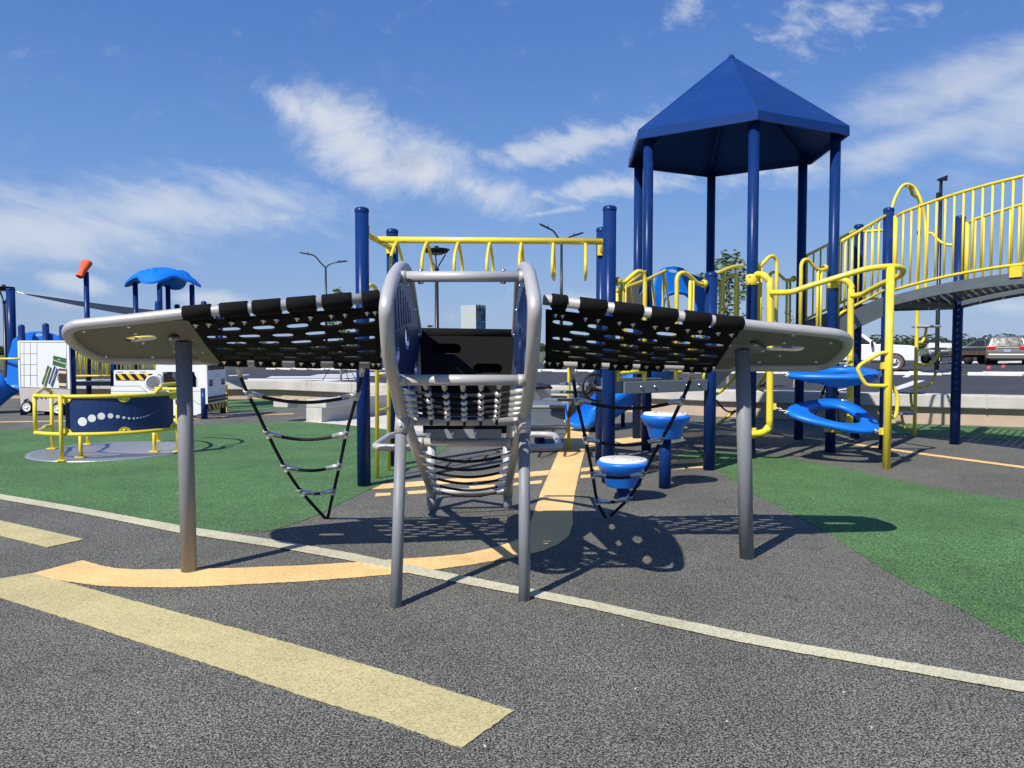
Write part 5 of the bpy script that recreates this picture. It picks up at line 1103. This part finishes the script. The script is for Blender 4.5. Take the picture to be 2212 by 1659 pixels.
# ================= lamps, sign, trees, vehicles, parking =================
def base(u, Y): x = (u-1106)/F*Y*1.0; return V(x, Y, zter(x, Y))
def round_lamp(u, vtop, Y, label, grp='round headed post lamps', s=1.):
    p = P(u, vtop, Y); b = V(p.x, p.y, zter(p.x, p.y)-.05); r = thing('street_lamp', label, 'street lamp', b, grp); h = p.z
    m = MB(); m.tube([b, V(p.x, p.y, b.z+.5), V(p.x, p.y, b.z+.55), V(p.x, p.y, h-.62)], [.10, .095, .075, .05], 14); m.lathe([(.055, -.05), (.075, 0), (.055, .06)], V(p.x, p.y, h-.66), n=14); m.build('pole', 'lamp', r)
    m = MB()
    for i in range(3): a = 2*PI*i/3+.5; e = V(math.cos(a), math.sin(a), 0); m.tube(crom([V(p.x, p.y, h-.66)+e*.03, V(p.x, p.y, h-.52)+e*.08, V(p.x, p.y, h-.26)+e*.25, V(p.x, p.y, h-.2)+e*.27], 3), .02, 6)
    m.build('bracket', 'lamp', r)
    m = MB(); m.lathe([(.20, -.17), (.30, -.15), (.37, -.07), (.385, -.045), (.36, -.035), (.1, -.02), (.07, -.01), (.06, .05), (0, .055)], V(p.x, p.y, h-.03), n=28); hd = m.build('lamp_head', 'lamp', r)
    m = MB(); m.lathe([(.2, -.172), (.16, -.20), (0, -.21)], V(p.x, p.y, h-.03), n=20); m.build('lens', 'ltgrey', hd); return r
round_lamp(943, 533, 22.5, 'black post lamp with a wide round head seen between the nose and the monkey bars')
round_lamp(929, 702, 88, 'tiny distant post lamp with round head just left of the pale sign')
round_lamp(8, 616, 30, 'black post lamp with round head at the left edge beside the sail post')
def arm_lamp(u, vj, Y, arms, label):
    p = P(u, vj, Y); b = V(p.x, p.y, zter(p.x, p.y)-.05); r = thing('street_lamp', label, 'street lamp', b, 'tall double armed parking lot lamps')
    m = MB(); m.tube([b, p], [.16, .09], 12); m.build('pole', 'lamp', r)
    for pts in arms:
        q = [p]+[P(a, c, Y) for a, c in pts]; m = MB(); m.tube(crom(q, 4), .065, 8); am = m.build('arm', 'lamp', r)
        e, d = q[-1], (q[-1]-q[-2]).normalized(); m = MB(); sdv = V(-d.y, d.x, 0).normalized()
        rings = [[e+d*k+V(0, s*w_, z) for s, z in ((-1, .05), (1, .05), (1, -.04), (-1, -.04))] for k, w_ in ((-.25, .1), (0, .26), (.5, .26), (.75, .12))]
        m.loft(rings, smooth=False); m.lathe([(.05, 0), (.05, .14), (0, .15)], e+V(0, 0, .05), n=8); m.build('lamp_head', 'lamp', am)
arm_lamp(703.5, 578, 74, [[(694, 569), (684, 557), (676, 551), (665, 549)], [(712, 571), (722, 567.5), (733, 566)]], 'tall black double armed street lamp above the left wing')
arm_lamp(1213, 527, 60, [[(1207, 516), (1200, 505), (1194, 498), (1184, 493)], [(1222, 519), (1230, 512), (1240, 509)]], 'tall black double armed street lamp behind the monkey bar beam')
p = P(2033, 384, 36); b = V(p.x, p.y, zter(p.x, p.y)-.05); r = thing('street_lamp', 'tall black floodlight pole behind the arched bridge', 'street lamp', b)
m = MB(); m.tube([b, V(b.x, b.y, b.z+.8), V(b.x, b.y, p.z-.1)], [.105, .10, .07], 14); po = m.build('pole', 'lamp', r)
m = MB(); m.box(p+V(.06, 0, -.02), (.36, .3, .10), Matrix.Rotation(-.4, 3, 'Y')); m.box(p+V(.06, -.16, -.1), (.30, .03, .16)); m.build('flood_head', 'lamp', r, .02)
m = MB(); m.box(P(2027, 424, 36), (.16, .16, .34)); m.build('camera_box', 'lamp', r, .02)
# information pillar
s0 = P(1028, 659, 19.6); zt_ = s0.z; zb = zter(s0.x, 19.6)-.05
sg = thing('information_sign', 'pale four sided information pillar with dark printed panel about wildlife strikes', 'sign', (s0.x-.1, 19.8, zb))
x0 = P(995.5, 659, 19.75).x; cn = V(s0.x, 19.6, 0); cl = V(x0, 19.75, 0); cr = V(P(1049, 661, 20.0).x, 20.0, 0); ck = cl+cr-cn
m = MB(); m.loft([[q+V(0, 0, zb) for q in (cn, cr, ck, cl)], [q+V(0, 0, zt_) for q in (cn, cr, ck, cl)]], smooth=False); m.build('pillar', 'sign', sg)
ex = (cr-cn).normalized(); nz = V(ex.y, -ex.x, 0); wd = (cr-cn).length
def face(name, mt, a, b_, z0, z1, o, par=sg): m = MB(); m.quadbox([cn+ex*a+nz*o+V(0, 0, z0), cn+ex*b_+nz*o+V(0, 0, z0), cn+ex*b_+nz*o+V(0, 0, z1), cn+ex*a+nz*o+V(0, 0, z1)], .004); return m.build(name, mt, par)
vz = lambda cy: P(1028, (1180+cy/11.85)/1.8228, 19.6).z
f1 = face('photo_panel', 'dkprint', .01, wd-.005, vz(1045), vz(222), .006); f2 = face('teal_panel', 'teal', .01, wd-.005, vz(1310), vz(1052), .006); f3 = face('text_panel', 'ltteal', .01, wd-.005, zb+.3, vz(1318), .006)
face('picture', 'dkprint', wd*.5, wd*.88, vz(1650), vz(1360), .009, f3)
face('ground_strip', 'ltteal', .012, wd-.007, vz(1040), vz(975), .009, f1)
for s, cy in (('PROTECTING', 600), ('AIRCRAFT', 675), ('FROM', 765), ('WILDLIFE', 855), ('STRIKES', 940)): text('lettering', s, .046, 'print', f1, cn+ex*(wd*.10)+nz*.012+V(0, 0, vz(cy)), ex, (0, 0, 1), .001)
for s, cy in (('DID YOU', 1215), ('KNOW?', 1300)): text('lettering', s, .050, 'print', f2, cn+ex*(wd*.10)+nz*.012+V(0, 0, vz(cy)), ex, (0, 0, 1), .001)
for i in range(3): q = cn+ex*wd*(.2+.3*i)+nz*.012; m = MB(); m.tube([q+V(0, 0, vz(440)), q+ex*.03+V(0, 0, vz(340)), q-ex*.02+V(0, 0, vz(240))], .006, 5); m.build('print_feather', 'print', f1)
# bag on the wall
g = P(1172, 839, 16.15); g.z = .52; bg_ = MB(); rings = []
for i in range(9):
    k = i/8; rr = math.sin(PI*min(1, max(0.02, k*.96+.02)))**.6
    rings.append([V(g.x-.21+.42*k, g.y+.14*rr*math.cos(t_)*(1+.1*math.sin(5*k+t_)), g.z+max(.003, .065*rr*(1+.35*math.sin(7*k+1)*.4)*(1+math.sin(t_))+.02*math.sin(9*k+3*t_)*rr)) for t_ in [2*PI*j/14 for j in range(14)]])
bg_.loft(rings); tag(bg_.build('bag', 'bag'), 'navy cloth bag lying on the end of the concrete seat wall', 'bag')
# camera tripod behind the blue rings
Y = 13.6; tpz = P(1804, 772, Y); tr = thing('tripod', 'black folding tripod standing behind the blue ring seats', 'tripod', (tpz.x, Y, 0))
m = MB(); m.tube([tpz+V(0, 0, .10), tpz-V(0, 0, .42)], .017, 8); m.lathe([(.04, -.03), (.045, 0), (.03, .06), (0, .07)], tpz, n=12); m.box(tpz+V(0, 0, .12), (.10, .08, .05)); m.build('centre_column', 'black', tr)
for u, Yf in ((1755, 13.5), (1815, 13.2), (1868, 13.9)):
    f = V((u-1106)/F*Yf, Yf, .01); m = MB(); k = tpz.lerp(f, .52); m.tube([tpz, k], .017, 8); m.tube([k, f], .011, 8); m.box(k, (.05, .045, .06)); m.ball(f+V(0, 0, .012), .018, 6); m.build('leg', 'black', tr)
    m = MB(); m.tube([tpz-V(0, 0, .34), tpz.lerp(f, .4)], .008, 6); m.build('brace', 'black', tr)
# ---- trees ----
def leafquad(m, c, s, rnd):
    d = V(rnd.gauss(0, 1), rnd.gauss(0, 1), rnd.gauss(0, 1)*.7).normalized(); x, y = frame(d); l, w_ = s, s*.42
    m.add([c-x*l*.5, c+y*w_*.5+d*s*.08, c+x*l*.5, c-y*w_*.5+d*s*.08], [(0, 1, 2, 3)])
def sapling(u, Y, vtop, spread, vcrown, label, seed, nb=16, nl=26, ls=.085, straps=True, lean=0.):
    rnd = random.Random(seed); b = base(u, Y); b.z -= .03; tp = P(u+lean, vtop, Y); zc = P(u, vcrown, Y).z
    r = thing('sapling', label, 'tree', b, 'young trees tied up in the parking lot'); m = MB(); H_ = tp.z-b.z
    trunk = crom([b, b.lerp(tp, .3)+V(.03, 0, 0), b.lerp(tp, .65)+V(-.02, .02, 0), tp], 4)
    m.tube(trunk, [.042*(1-.8*i/(len(trunk)-1)) for i in range(len(trunk))], 8); lf = MB()
    for i in range(nb):
        k = zc+(tp.z-zc)*(i/nb)**.9*.95; t_ = (k-b.z)/H_; o = trunk[min(len(trunk)-1, int(t_*(len(trunk)-1)))].copy(); o.z = k
        a = i*2.4+rnd.random(); l = spread*(1.05-.75*(i/nb))*rnd.uniform(.75, 1.2); e = o+V(math.cos(a)*l, math.sin(a)*l, l*rnd.uniform(.5, 1.3))
        br_ = crom([o, o.lerp(e, .5)+V(0, 0, .06), e], 4); m.tube(br_, [.012*(1-.8*j/(len(br_)-1)) for j in range(len(br_))], 5)
        for j in range(nl):
            q = br_[min(len(br_)-1, int(rnd.random()**.6*len(br_)))]; leafquad(lf, q+V(rnd.gauss(0, .06), rnd.gauss(0, .06), rnd.gauss(0, .06)), ls*rnd.uniform(.7, 1.3), rnd)
    m.build('trunk', 'bark', r); lf.build('crown', 'leaf', r, fix=False)
    if straps:
        m = MB()
        for k, (dx, dy) in enumerate(((-.75, -.1), (.75, -.2), (.2, .8))): q = b.lerp(tp, .42); m.tube([q, V(b.x+dx, b.y+dy, zter(b.x+dx, b.y+dy))], .010, 5)
        m.build('guy_strap', 'black', r)
sapling(1572, 21.5, 556, .78, 715, 'young leafy tree seen between the two right posts of the roofed tower', 3, 26, 24, .16)
sapling(734, 23.0, 628, .42, 742, 'young tree with guy straps behind the left wing', 5, 18, 26, .13)
sapling(1716, 22.5, 682, .50, 740, 'thin young tree with few leaves under the stair rails', 8, 7, 6, .10, False)
rnd = random.Random(11); lf = MB()
def clump(c, rx, rz, n, s):
    for _ in range(n):
        a, z = rnd.uniform(0, 2*PI), rnd.uniform(-.9, 1); q = math.sqrt(max(0, 1-z*z))*rnd.uniform(.75, 1.02)
        leafquad(lf, c+V(math.cos(a)*rx*q, math.sin(a)*rx*q*.8, z*rz), s*rnd.uniform(.6, 1.5), rnd)
x = -470.
while x < 470:
    for row, Yr in ((0, 590), (1, 625)):
        h = rnd.uniform(5.5, 9.5)*(1.15 if x > 120 else .95 if x < -200 else .8)*(1.1 if row else .9); xx = x+rnd.uniform(-2, 2); z0 = zter(xx, Yr); w_ = h*rnd.uniform(.5, .75)
        if abs(xx/Yr) < .78:
            clump(V(xx, Yr, z0+h*.52), w_, h*.5, 150, 2.1); clump(V(xx+rnd.uniform(-3, 3), Yr-2, z0+h*.2), w_*1.2, h*.26, 110, 2.1)
    x += rnd.uniform(4.5, 8)
struct(lf.build('treeline', 'wood', fix=False), 'stuff')
# ---- vehicles ----
def xf(m, M4): m.v = [M4 @ v for v in m.v]; return m
def car(name, label, cat, at, yaw, W, body, cabin, cw, glass, wheels, paint_, wr=.36, extra=None, bev=.05, tyre='tyre'):
    """body, cabin: side outlines (x forward, z up); glass: (outline, inset) on both sides"""
    M4 = Matrix.Translation(at) @ Matrix.Rotation(yaw, 4, 'Z'); r = thing(name, label, cat, at)
    m = MB(); m.plate(body, [], W, lambda x, z, d: V(x, d-W/2, z)); bo = xf(m, M4).build('body', paint_, r, bev)
    def cab(z): zs = [q[1] for q in cabin]; k = (z-min(zs))/(max(zs)-min(zs)); return (W*.98)*(1-k)+cw*k
    m = MB(); m.plate(cabin, [], 1., lambda x, z, d: V(x, (d-.5)*cab(z), z)); xf(m, M4).build('cabin', paint_, r, bev)
    for g in glass:
        for s in (-1, 1): m = MB(); m.plate(g, [], .012, lambda x, z, d: V(x, s*(cab(z)/2+.002+d), z)); xf(m, M4).build('window', 'glass', r)
    for wx_ in wheels:
        for s in (-1, 1):
            m = MB(); c = V(wx_, s*(W/2-.06), wr); m.lathe([(wr*.62, -.115*1), (wr*.9, -.12), (wr, -.08), (wr, .08), (wr*.9, .12), (wr*.62, .115)], c, (0, s, 0), 28); wl_ = xf(m, M4).build('wheel', tyre, r)
            m = MB(); m.lathe([(wr*.62, .10), (wr*.56, .07), (wr*.45, .09), (wr*.2, .06), (wr*.16, .10), (0, .105)], c, (0, s, 0), 20); xf(m, M4).build('rim', 'alu', wl_)
            m = MB()
            for i in range(6): a = 2*PI*i/6; m.lathe([(wr*.09, .0), (wr*.09, .006), (0, .006)], c+V(math.cos(a)*wr*.35, s*.093, math.sin(a)*wr*.35), (0, s, 0), 8)
            xf(m, M4).build('rim_hole', 'black', wl_)
            m = MB(); ra = wr*1.17; m.plate([(wx_+ra*math.cos(t_), wr+ra*math.sin(t_)) for t_ in [PI*i/14-.15 for i in range(15)]]+[(wx_-wr, wr*.5), (wx_+wr, wr*.5)], [], .012, lambda x, z, d: V(x, s*(W/2+.001+d*.4), z)); xf(m, M4).build('wheel_arch', 'black', r)
    if extra: extra(r, M4)
    return r
def bx(r, M4, name, mt, c, d, par=None, bev=0):
    m = MB(); m.box(c, d); return xf(m, M4).build(name, mt, par or r, bev)
g = GL(1952, 801.5); g.y += .9
def pk(r, M4):
    bx(r, M4, 'bumper', 'alu', (2.98, 0, .60), (.16, 1.9, .24)); bx(r, M4, 'grille', 'black', (2.95, 0, .98), (.06, 1.25, .30))
    for s in (-1, 1): bx(r, M4, 'headlight', 'alu', (2.88, s*.82, .98), (.16, .26, .30)); bx(r, M4, 'mirror', 'black', (.95, s*1.16, 1.32), (.10, .2, .26)); bx(r, M4, 'fuel_door', 'steel', (-.82, s*1.006, 1.04), (.15, .01, .16))
    bx(r, M4, 'side_vent', 'steel', (1.72, -1.008, 1.10), (.30, .012, .12)); bx(r, M4, 'running_board', 'black', (.1, -1.0, .42), (2.6, .12, .06))
    for x in (1.35, -.9, -.68): bx(r, M4, 'door_seam', 'steel', (x, -1.006, .9), (.014, .006, .78))
    m = M4.to_3x3(); text('lettering', 'BBH', .32, 'maroon', r, M4 @ V(-.42, -1.008, .93), m @ V(1, 0, 0), m @ V(0, 0, 1), .002, .012)
car('pickup_truck', 'white pickup truck with maroon BBH lettering on its door parked beyond the seat wall', 'pickup truck', V(g.x-1.95*math.cos(.46), g.y+1.95*math.sin(.46), g.z), -.46, 2.0,
    [(-3.0, .5), (2.95, .5), (2.98, .85), (2.93, 1.16), (2.6, 1.24), (1.45, 1.30), (-1.35, 1.26), (-3.05, 1.26), (-3.05, .6)], [(1.22, 1.24), (.56, 1.80), (.25, 1.87), (-1.15, 1.86), (-1.5, 1.78), (-1.6, 1.22)], 1.62,
    [[(-.28, 1.30), (.86, 1.30), (.84, 1.38), (.40, 1.74), (-.25, 1.77)], [(-.48, 1.30), (-.46, 1.76), (-1.0, 1.75), (-1.05, 1.30)]], [1.95, -1.9], 'carwhite', .40, pk, .06, 'muddy')
g = GL(2172, 788.5); sc_w = 2.12
def mv(r, M4):
    m = MB(); m.quadbox([V(-2.45, -.86, 1.14), V(-2.45, .86, 1.14), V(-2.235, .72, 1.63), V(-2.235, -.72, 1.63)], -.03); m.quadbox([V(-2.455, -.86, 1.14), V(-2.455, .86, 1.14), V(-2.24, .72, 1.63), V(-2.24, -.72, 1.63)], .01); rw = xf(m, M4).build('rear_window', 'glass', r)
    for s in (-1, 1):
        bx(r, M4, 'tail_light', 'red', (-2.43, s*.82, 1.03), (.10, .42, .20), None, .02); bx(r, M4, 'reflector', 'red', (-2.50, s*.72, .52), (.02, .16, .04))
        m = MB(); m.tube([V(-1.9, s*.62, 1.76), V(.6, s*.62, 1.78)], .022, 6); xf(m, M4).build('roof_rack', 'steel', r)
    bx(r, M4, 'chrome_strip', 'alu', (-2.45, 0, 1.05), (.05, 1.1, .07)); bx(r, M4, 'licence_plate', 'plateblue', (-2.47, 0, .86), (.02, .34, .17)); bx(r, M4, 'bumper', 'cargold', (-2.48, 0, .52), (.16, 1.95, .30), None, .05); bx(r, M4, 'lower_valance', 'black', (-2.47, 0, .33), (.12, 1.7, .10))
    m = MB(); m.tube([V(-2.38, .2, 1.16), V(-2.33, -.5, 1.30)], .012, 5); xf(m, M4).build('wiper', 'black', rw)
    bx(r, M4, 'sticker', 'print', (-2.30, -.66, 1.28), (.02, .18, .12), rw)
car('minivan', 'champagne coloured minivan seen from behind at the right edge', 'minivan', V(g.x+1.3, g.y+2.0, g.z), PI/2-.55, sc_w,
    [(-2.42, .38), (2.3, .38), (2.4, .7), (2.1, .98), (1.4, 1.08), (-2.42, 1.12), (-2.46, .8)], [(1.5, 1.04), (.5, 1.62), (.0, 1.72), (-1.9, 1.72), (-2.2, 1.66), (-2.42, 1.10)], 1.60,
    [[(.9, 1.12), (.3, 1.56), (-.2, 1.60), (-.2, 1.12)], [(-.3, 1.12), (-.3, 1.60), (-1.1, 1.60), (-1.1, 1.12)], [(-1.2, 1.12), (-1.2, 1.60), (-1.9, 1.56), (-2.1, 1.12)]], [1.45, -1.45], 'cargold', .34, mv, .07)
g = GL(2112, 779); g.y = 62; g.x = (2118-1106)/F*62; g.z = zter(g.x, g.y)
car('sport_utility_car', 'dark sport utility car parked side on beyond the minivan', 'car', g, PI-.5, 1.95,
    [(-2.3, .42), (2.35, .42), (2.4, .8), (2.2, 1.0), (1.1, 1.12), (-2.3, 1.14), (-2.35, .7)], [(1.25, 1.08), (.45, 1.62), (.0, 1.72), (-1.8, 1.72), (-2.2, 1.6), (-2.32, 1.12)], 1.55,
    [[(.95, 1.16), (.35, 1.58), (-.2, 1.62), (-.2, 1.16)], [(-.3, 1.16), (-.3, 1.62), (-1.2, 1.62), (-1.2, 1.16)], [(-1.3, 1.16), (-1.3, 1.6), (-1.85, 1.58), (-2.1, 1.16)]], [1.5, -1.4], 'cardark', .37, None, .06)
# water tank trailer and brown flatbed trailer
Yr = 52; x0 = (2028-1106)/F*Yr; z0 = zter(x0, Yr); tt = thing('tank_trailer', 'white water tank on a small black trailer beside the pickup', 'trailer', (x0, Yr, z0))
m = MB(); m.lathe([(0, -.78), (.38, -.74), (.42, -.66), (.42, .66), (.38, .74), (0, .78)], V(x0+.05, Yr, z0+1.0), (1, 0, 0), 24); tk = m.build('tank', 'carwhite', tt)
m = MB(); m.lathe([(.12, 0), (.12, .09), (0, .1)], V(x0-.05, Yr, z0+1.41), n=14); m.build('lid', 'carwhite', tk)
for k in (-.4, .15, .5): m = MB(); m.tube([V(x0+.05+k, Yr+.425*math.cos(t_), z0+1.0+.425*math.sin(t_)) for t_ in [2*PI*i/20 for i in range(20)]], .012, 5, True); m.build('strap', 'steel', tk)
m = MB(); m.box((x0+.2, Yr, z0+.5), (2.4, 1.2, .09)); m.tube([V(x0-1., Yr, z0+.48), V(x0-1.8, Yr, z0+.45)], .04, 6)
for k in (-1, -.3, .4, 1.1): m.tube([V(x0+.2+k, Yr-.6, z0+.5), V(x0+.2+k, Yr-.6, z0+.8)], .02, 5)
m.tube([V(x0-.9, Yr-.6, z0+.8), V(x0+1.35, Yr-.6, z0+.8)], .02, 5); m.build('chassis', 'lamp', tt)
for s in (-1, 1): m = MB(); c = V(x0-.55, Yr+s*.66, z0+.33); m.lathe([(.2, -.09), (.33, -.08), (.33, .08), (.2, .09)], c, (0, s, 0), 20); w_ = m.build('wheel', 'tyre', tt); m = MB(); m.lathe([(.2, .085), (.1, .05), (0, .07)], c, (0, s, 0), 16); m.build('rim', 'carwhite', w_)
Yr = 50; x0 = (2106-1106)/F*Yr; z0 = zter(x0, Yr); tt = thing('flatbed_trailer', 'low brown steel flatbed trailer left of the minivan', 'trailer', (x0, Yr, z0))
m = MB(); m.box((x0, Yr, z0+.72), (2.6, 1.6, .26)); m.build('bed', 'rust', tt, .01)
m = MB(); m.box((x0, Yr, z0+.5), (2.4, .9, .12)); m.build('chassis', 'lamp', tt)
for k in (-.8, .8):
    for s in (-1, 1): m = MB(); m.lathe([(0, -.09), (.3, -.08), (.3, .08), (0, .09)], V(x0+k, Yr+s*.6, z0+.3), (0, s, 0), 18); m.build('wheel', 'tyre', tt)
for u, v, lab in ((2132, 800, 'small pink marker flag left of the other pink flag on the asphalt'), (2163, 797, 'small pink marker flag below the minivan plate on the asphalt')):
    g = GL(u, v+4); m = MB(); m.tube([g, g+V(0, 0, .26)], .004, 5); m.k = 1; m.quadbox([g+V(0, 0, .14), g+V(.17, .02, .13), g+V(.18, .0, .27), g+V(0, 0, .26)], .003); tag(m.build('marker_flag', ['steel', 'pink']), lab, 'flag', 'pink marker flags')
# ---- wheel stops ----
a, b = GL(480, 797.2), GL(2260, 812.5); d = b-a; Ld = d.length; d.normalize(); n = V(-d.y, d.x, 0)
def stop_mesh():
    m = MB(); pr = [(-.08, 0), (-.07, .10), (-.04, .13), (.04, .13), (.07, .10), (.08, 0)]
    m.loft([[V(x, y, z) for y, z in pr] for x in (-.915, .915)], smooth=False)
    for k in (-.5, .5): m.box((k, 0, .131), (.05, .05, .006))
    return m.build('wheel_stop', 'stop', None, .008)
proto = stop_mesh(); first = [True]
def stop(p, ang, lab, grp):
    o = proto if first[0] else proto.copy()
    if not first[0]: COL.objects.link(o)
    first[0] = False; o.location = p; o.rotation_euler = (0, -.015*math.cos(ang), ang); tag(o, lab, 'wheel stop', grp)
ang = math.atan2(d.y, d.x); k = int(Ld/2.75)
for i in range(k+1):
    q = a+d*(Ld-1.75-2.75*i+.1)
    if q.y > 72: continue
    stop(V(q.x, q.y, zlot(q.x, q.y)), ang, 'white concrete wheel stop in the nearer line across the parking lot', 'nearer line of wheel stops')
    q = q+n*.85+d*.3; stop(V(q.x, q.y, zlot(q.x, q.y)), ang, 'white concrete wheel stop in the line just behind the nearer wheel stops', 'second line of wheel stops')
c = [a-d*6+n*.42, b+d*6+n*.42]; paint('verge_strip', 'verge', .02, [V(p.x, p.y, 0) for p in strip([V(p.x, p.y, 0) for p in c], .5)], True, .02, .8)
for u, w in ((2005, 30), (2075, 48), (2100, 30), (2178, 30), (1830, 20), (1855, 20)):
    q = GL(u, 784.5); q.y -= 0; stop(V(q.x, q.y, zlot(q.x, q.y)), 0.06, 'white concrete wheel stop in the far row under the parked vehicles', 'far row of wheel stops')
q0, q1_ = GL(1800, 783), GL(2300, 785); paint('verge_strip', 'verge', .02, strip([V(q0.x, q0.y+.5, 0), V(q1_.x, q1_.y+.5, 0)], .7), True, .02, .8)
# black fence along the far edge of the lot on the left
r = thing('rail_fence', 'low black rail fence along the far edge of the parking lot at the left', 'fence', (-60, 92, zter(-60, 92)))
xs_ = [-78+2.4*i for i in range(26)]
for x in xs_: m = MB(); zz = zter(x, 92); m.box((x, 92, zz+.58), (.10, .10, 1.2)); m.build('fence_post', 'lamp', r)
for h in (.35, .75, 1.1): m = MB(); m.tube([V(x, 92, zter(x, 92)+h) for x in xs_], .035, 5); m.build('rail', 'lamp', r)

# grit and leaf crumbs scattered on the rubber
rnd = random.Random(21); m = MB()
for i in range(28):
    y = 2.2+rnd.random()**1.5*7; x = rnd.uniform(-.75, .75)*y; r_ = rnd.uniform(.002, .0055); a = rnd.uniform(0, 6)
    if wall_y(x) > y: m.add([V(x+r_*1.6*math.cos(a), y+r_*1.6*math.sin(a), .019), V(x-r_*math.sin(a), y+r_*math.cos(a), .022), V(x-r_*1.5*math.cos(a), y-r_*1.5*math.sin(a), .018), V(x+r_*math.sin(a), y-r_*math.cos(a), .019), V(x, y, .026)], [(0, 1, 4), (1, 2, 4), (2, 3, 4), (3, 0, 4), (3, 2, 1, 0)])
struct(m.build('grit', 'cream'), 'stuff')
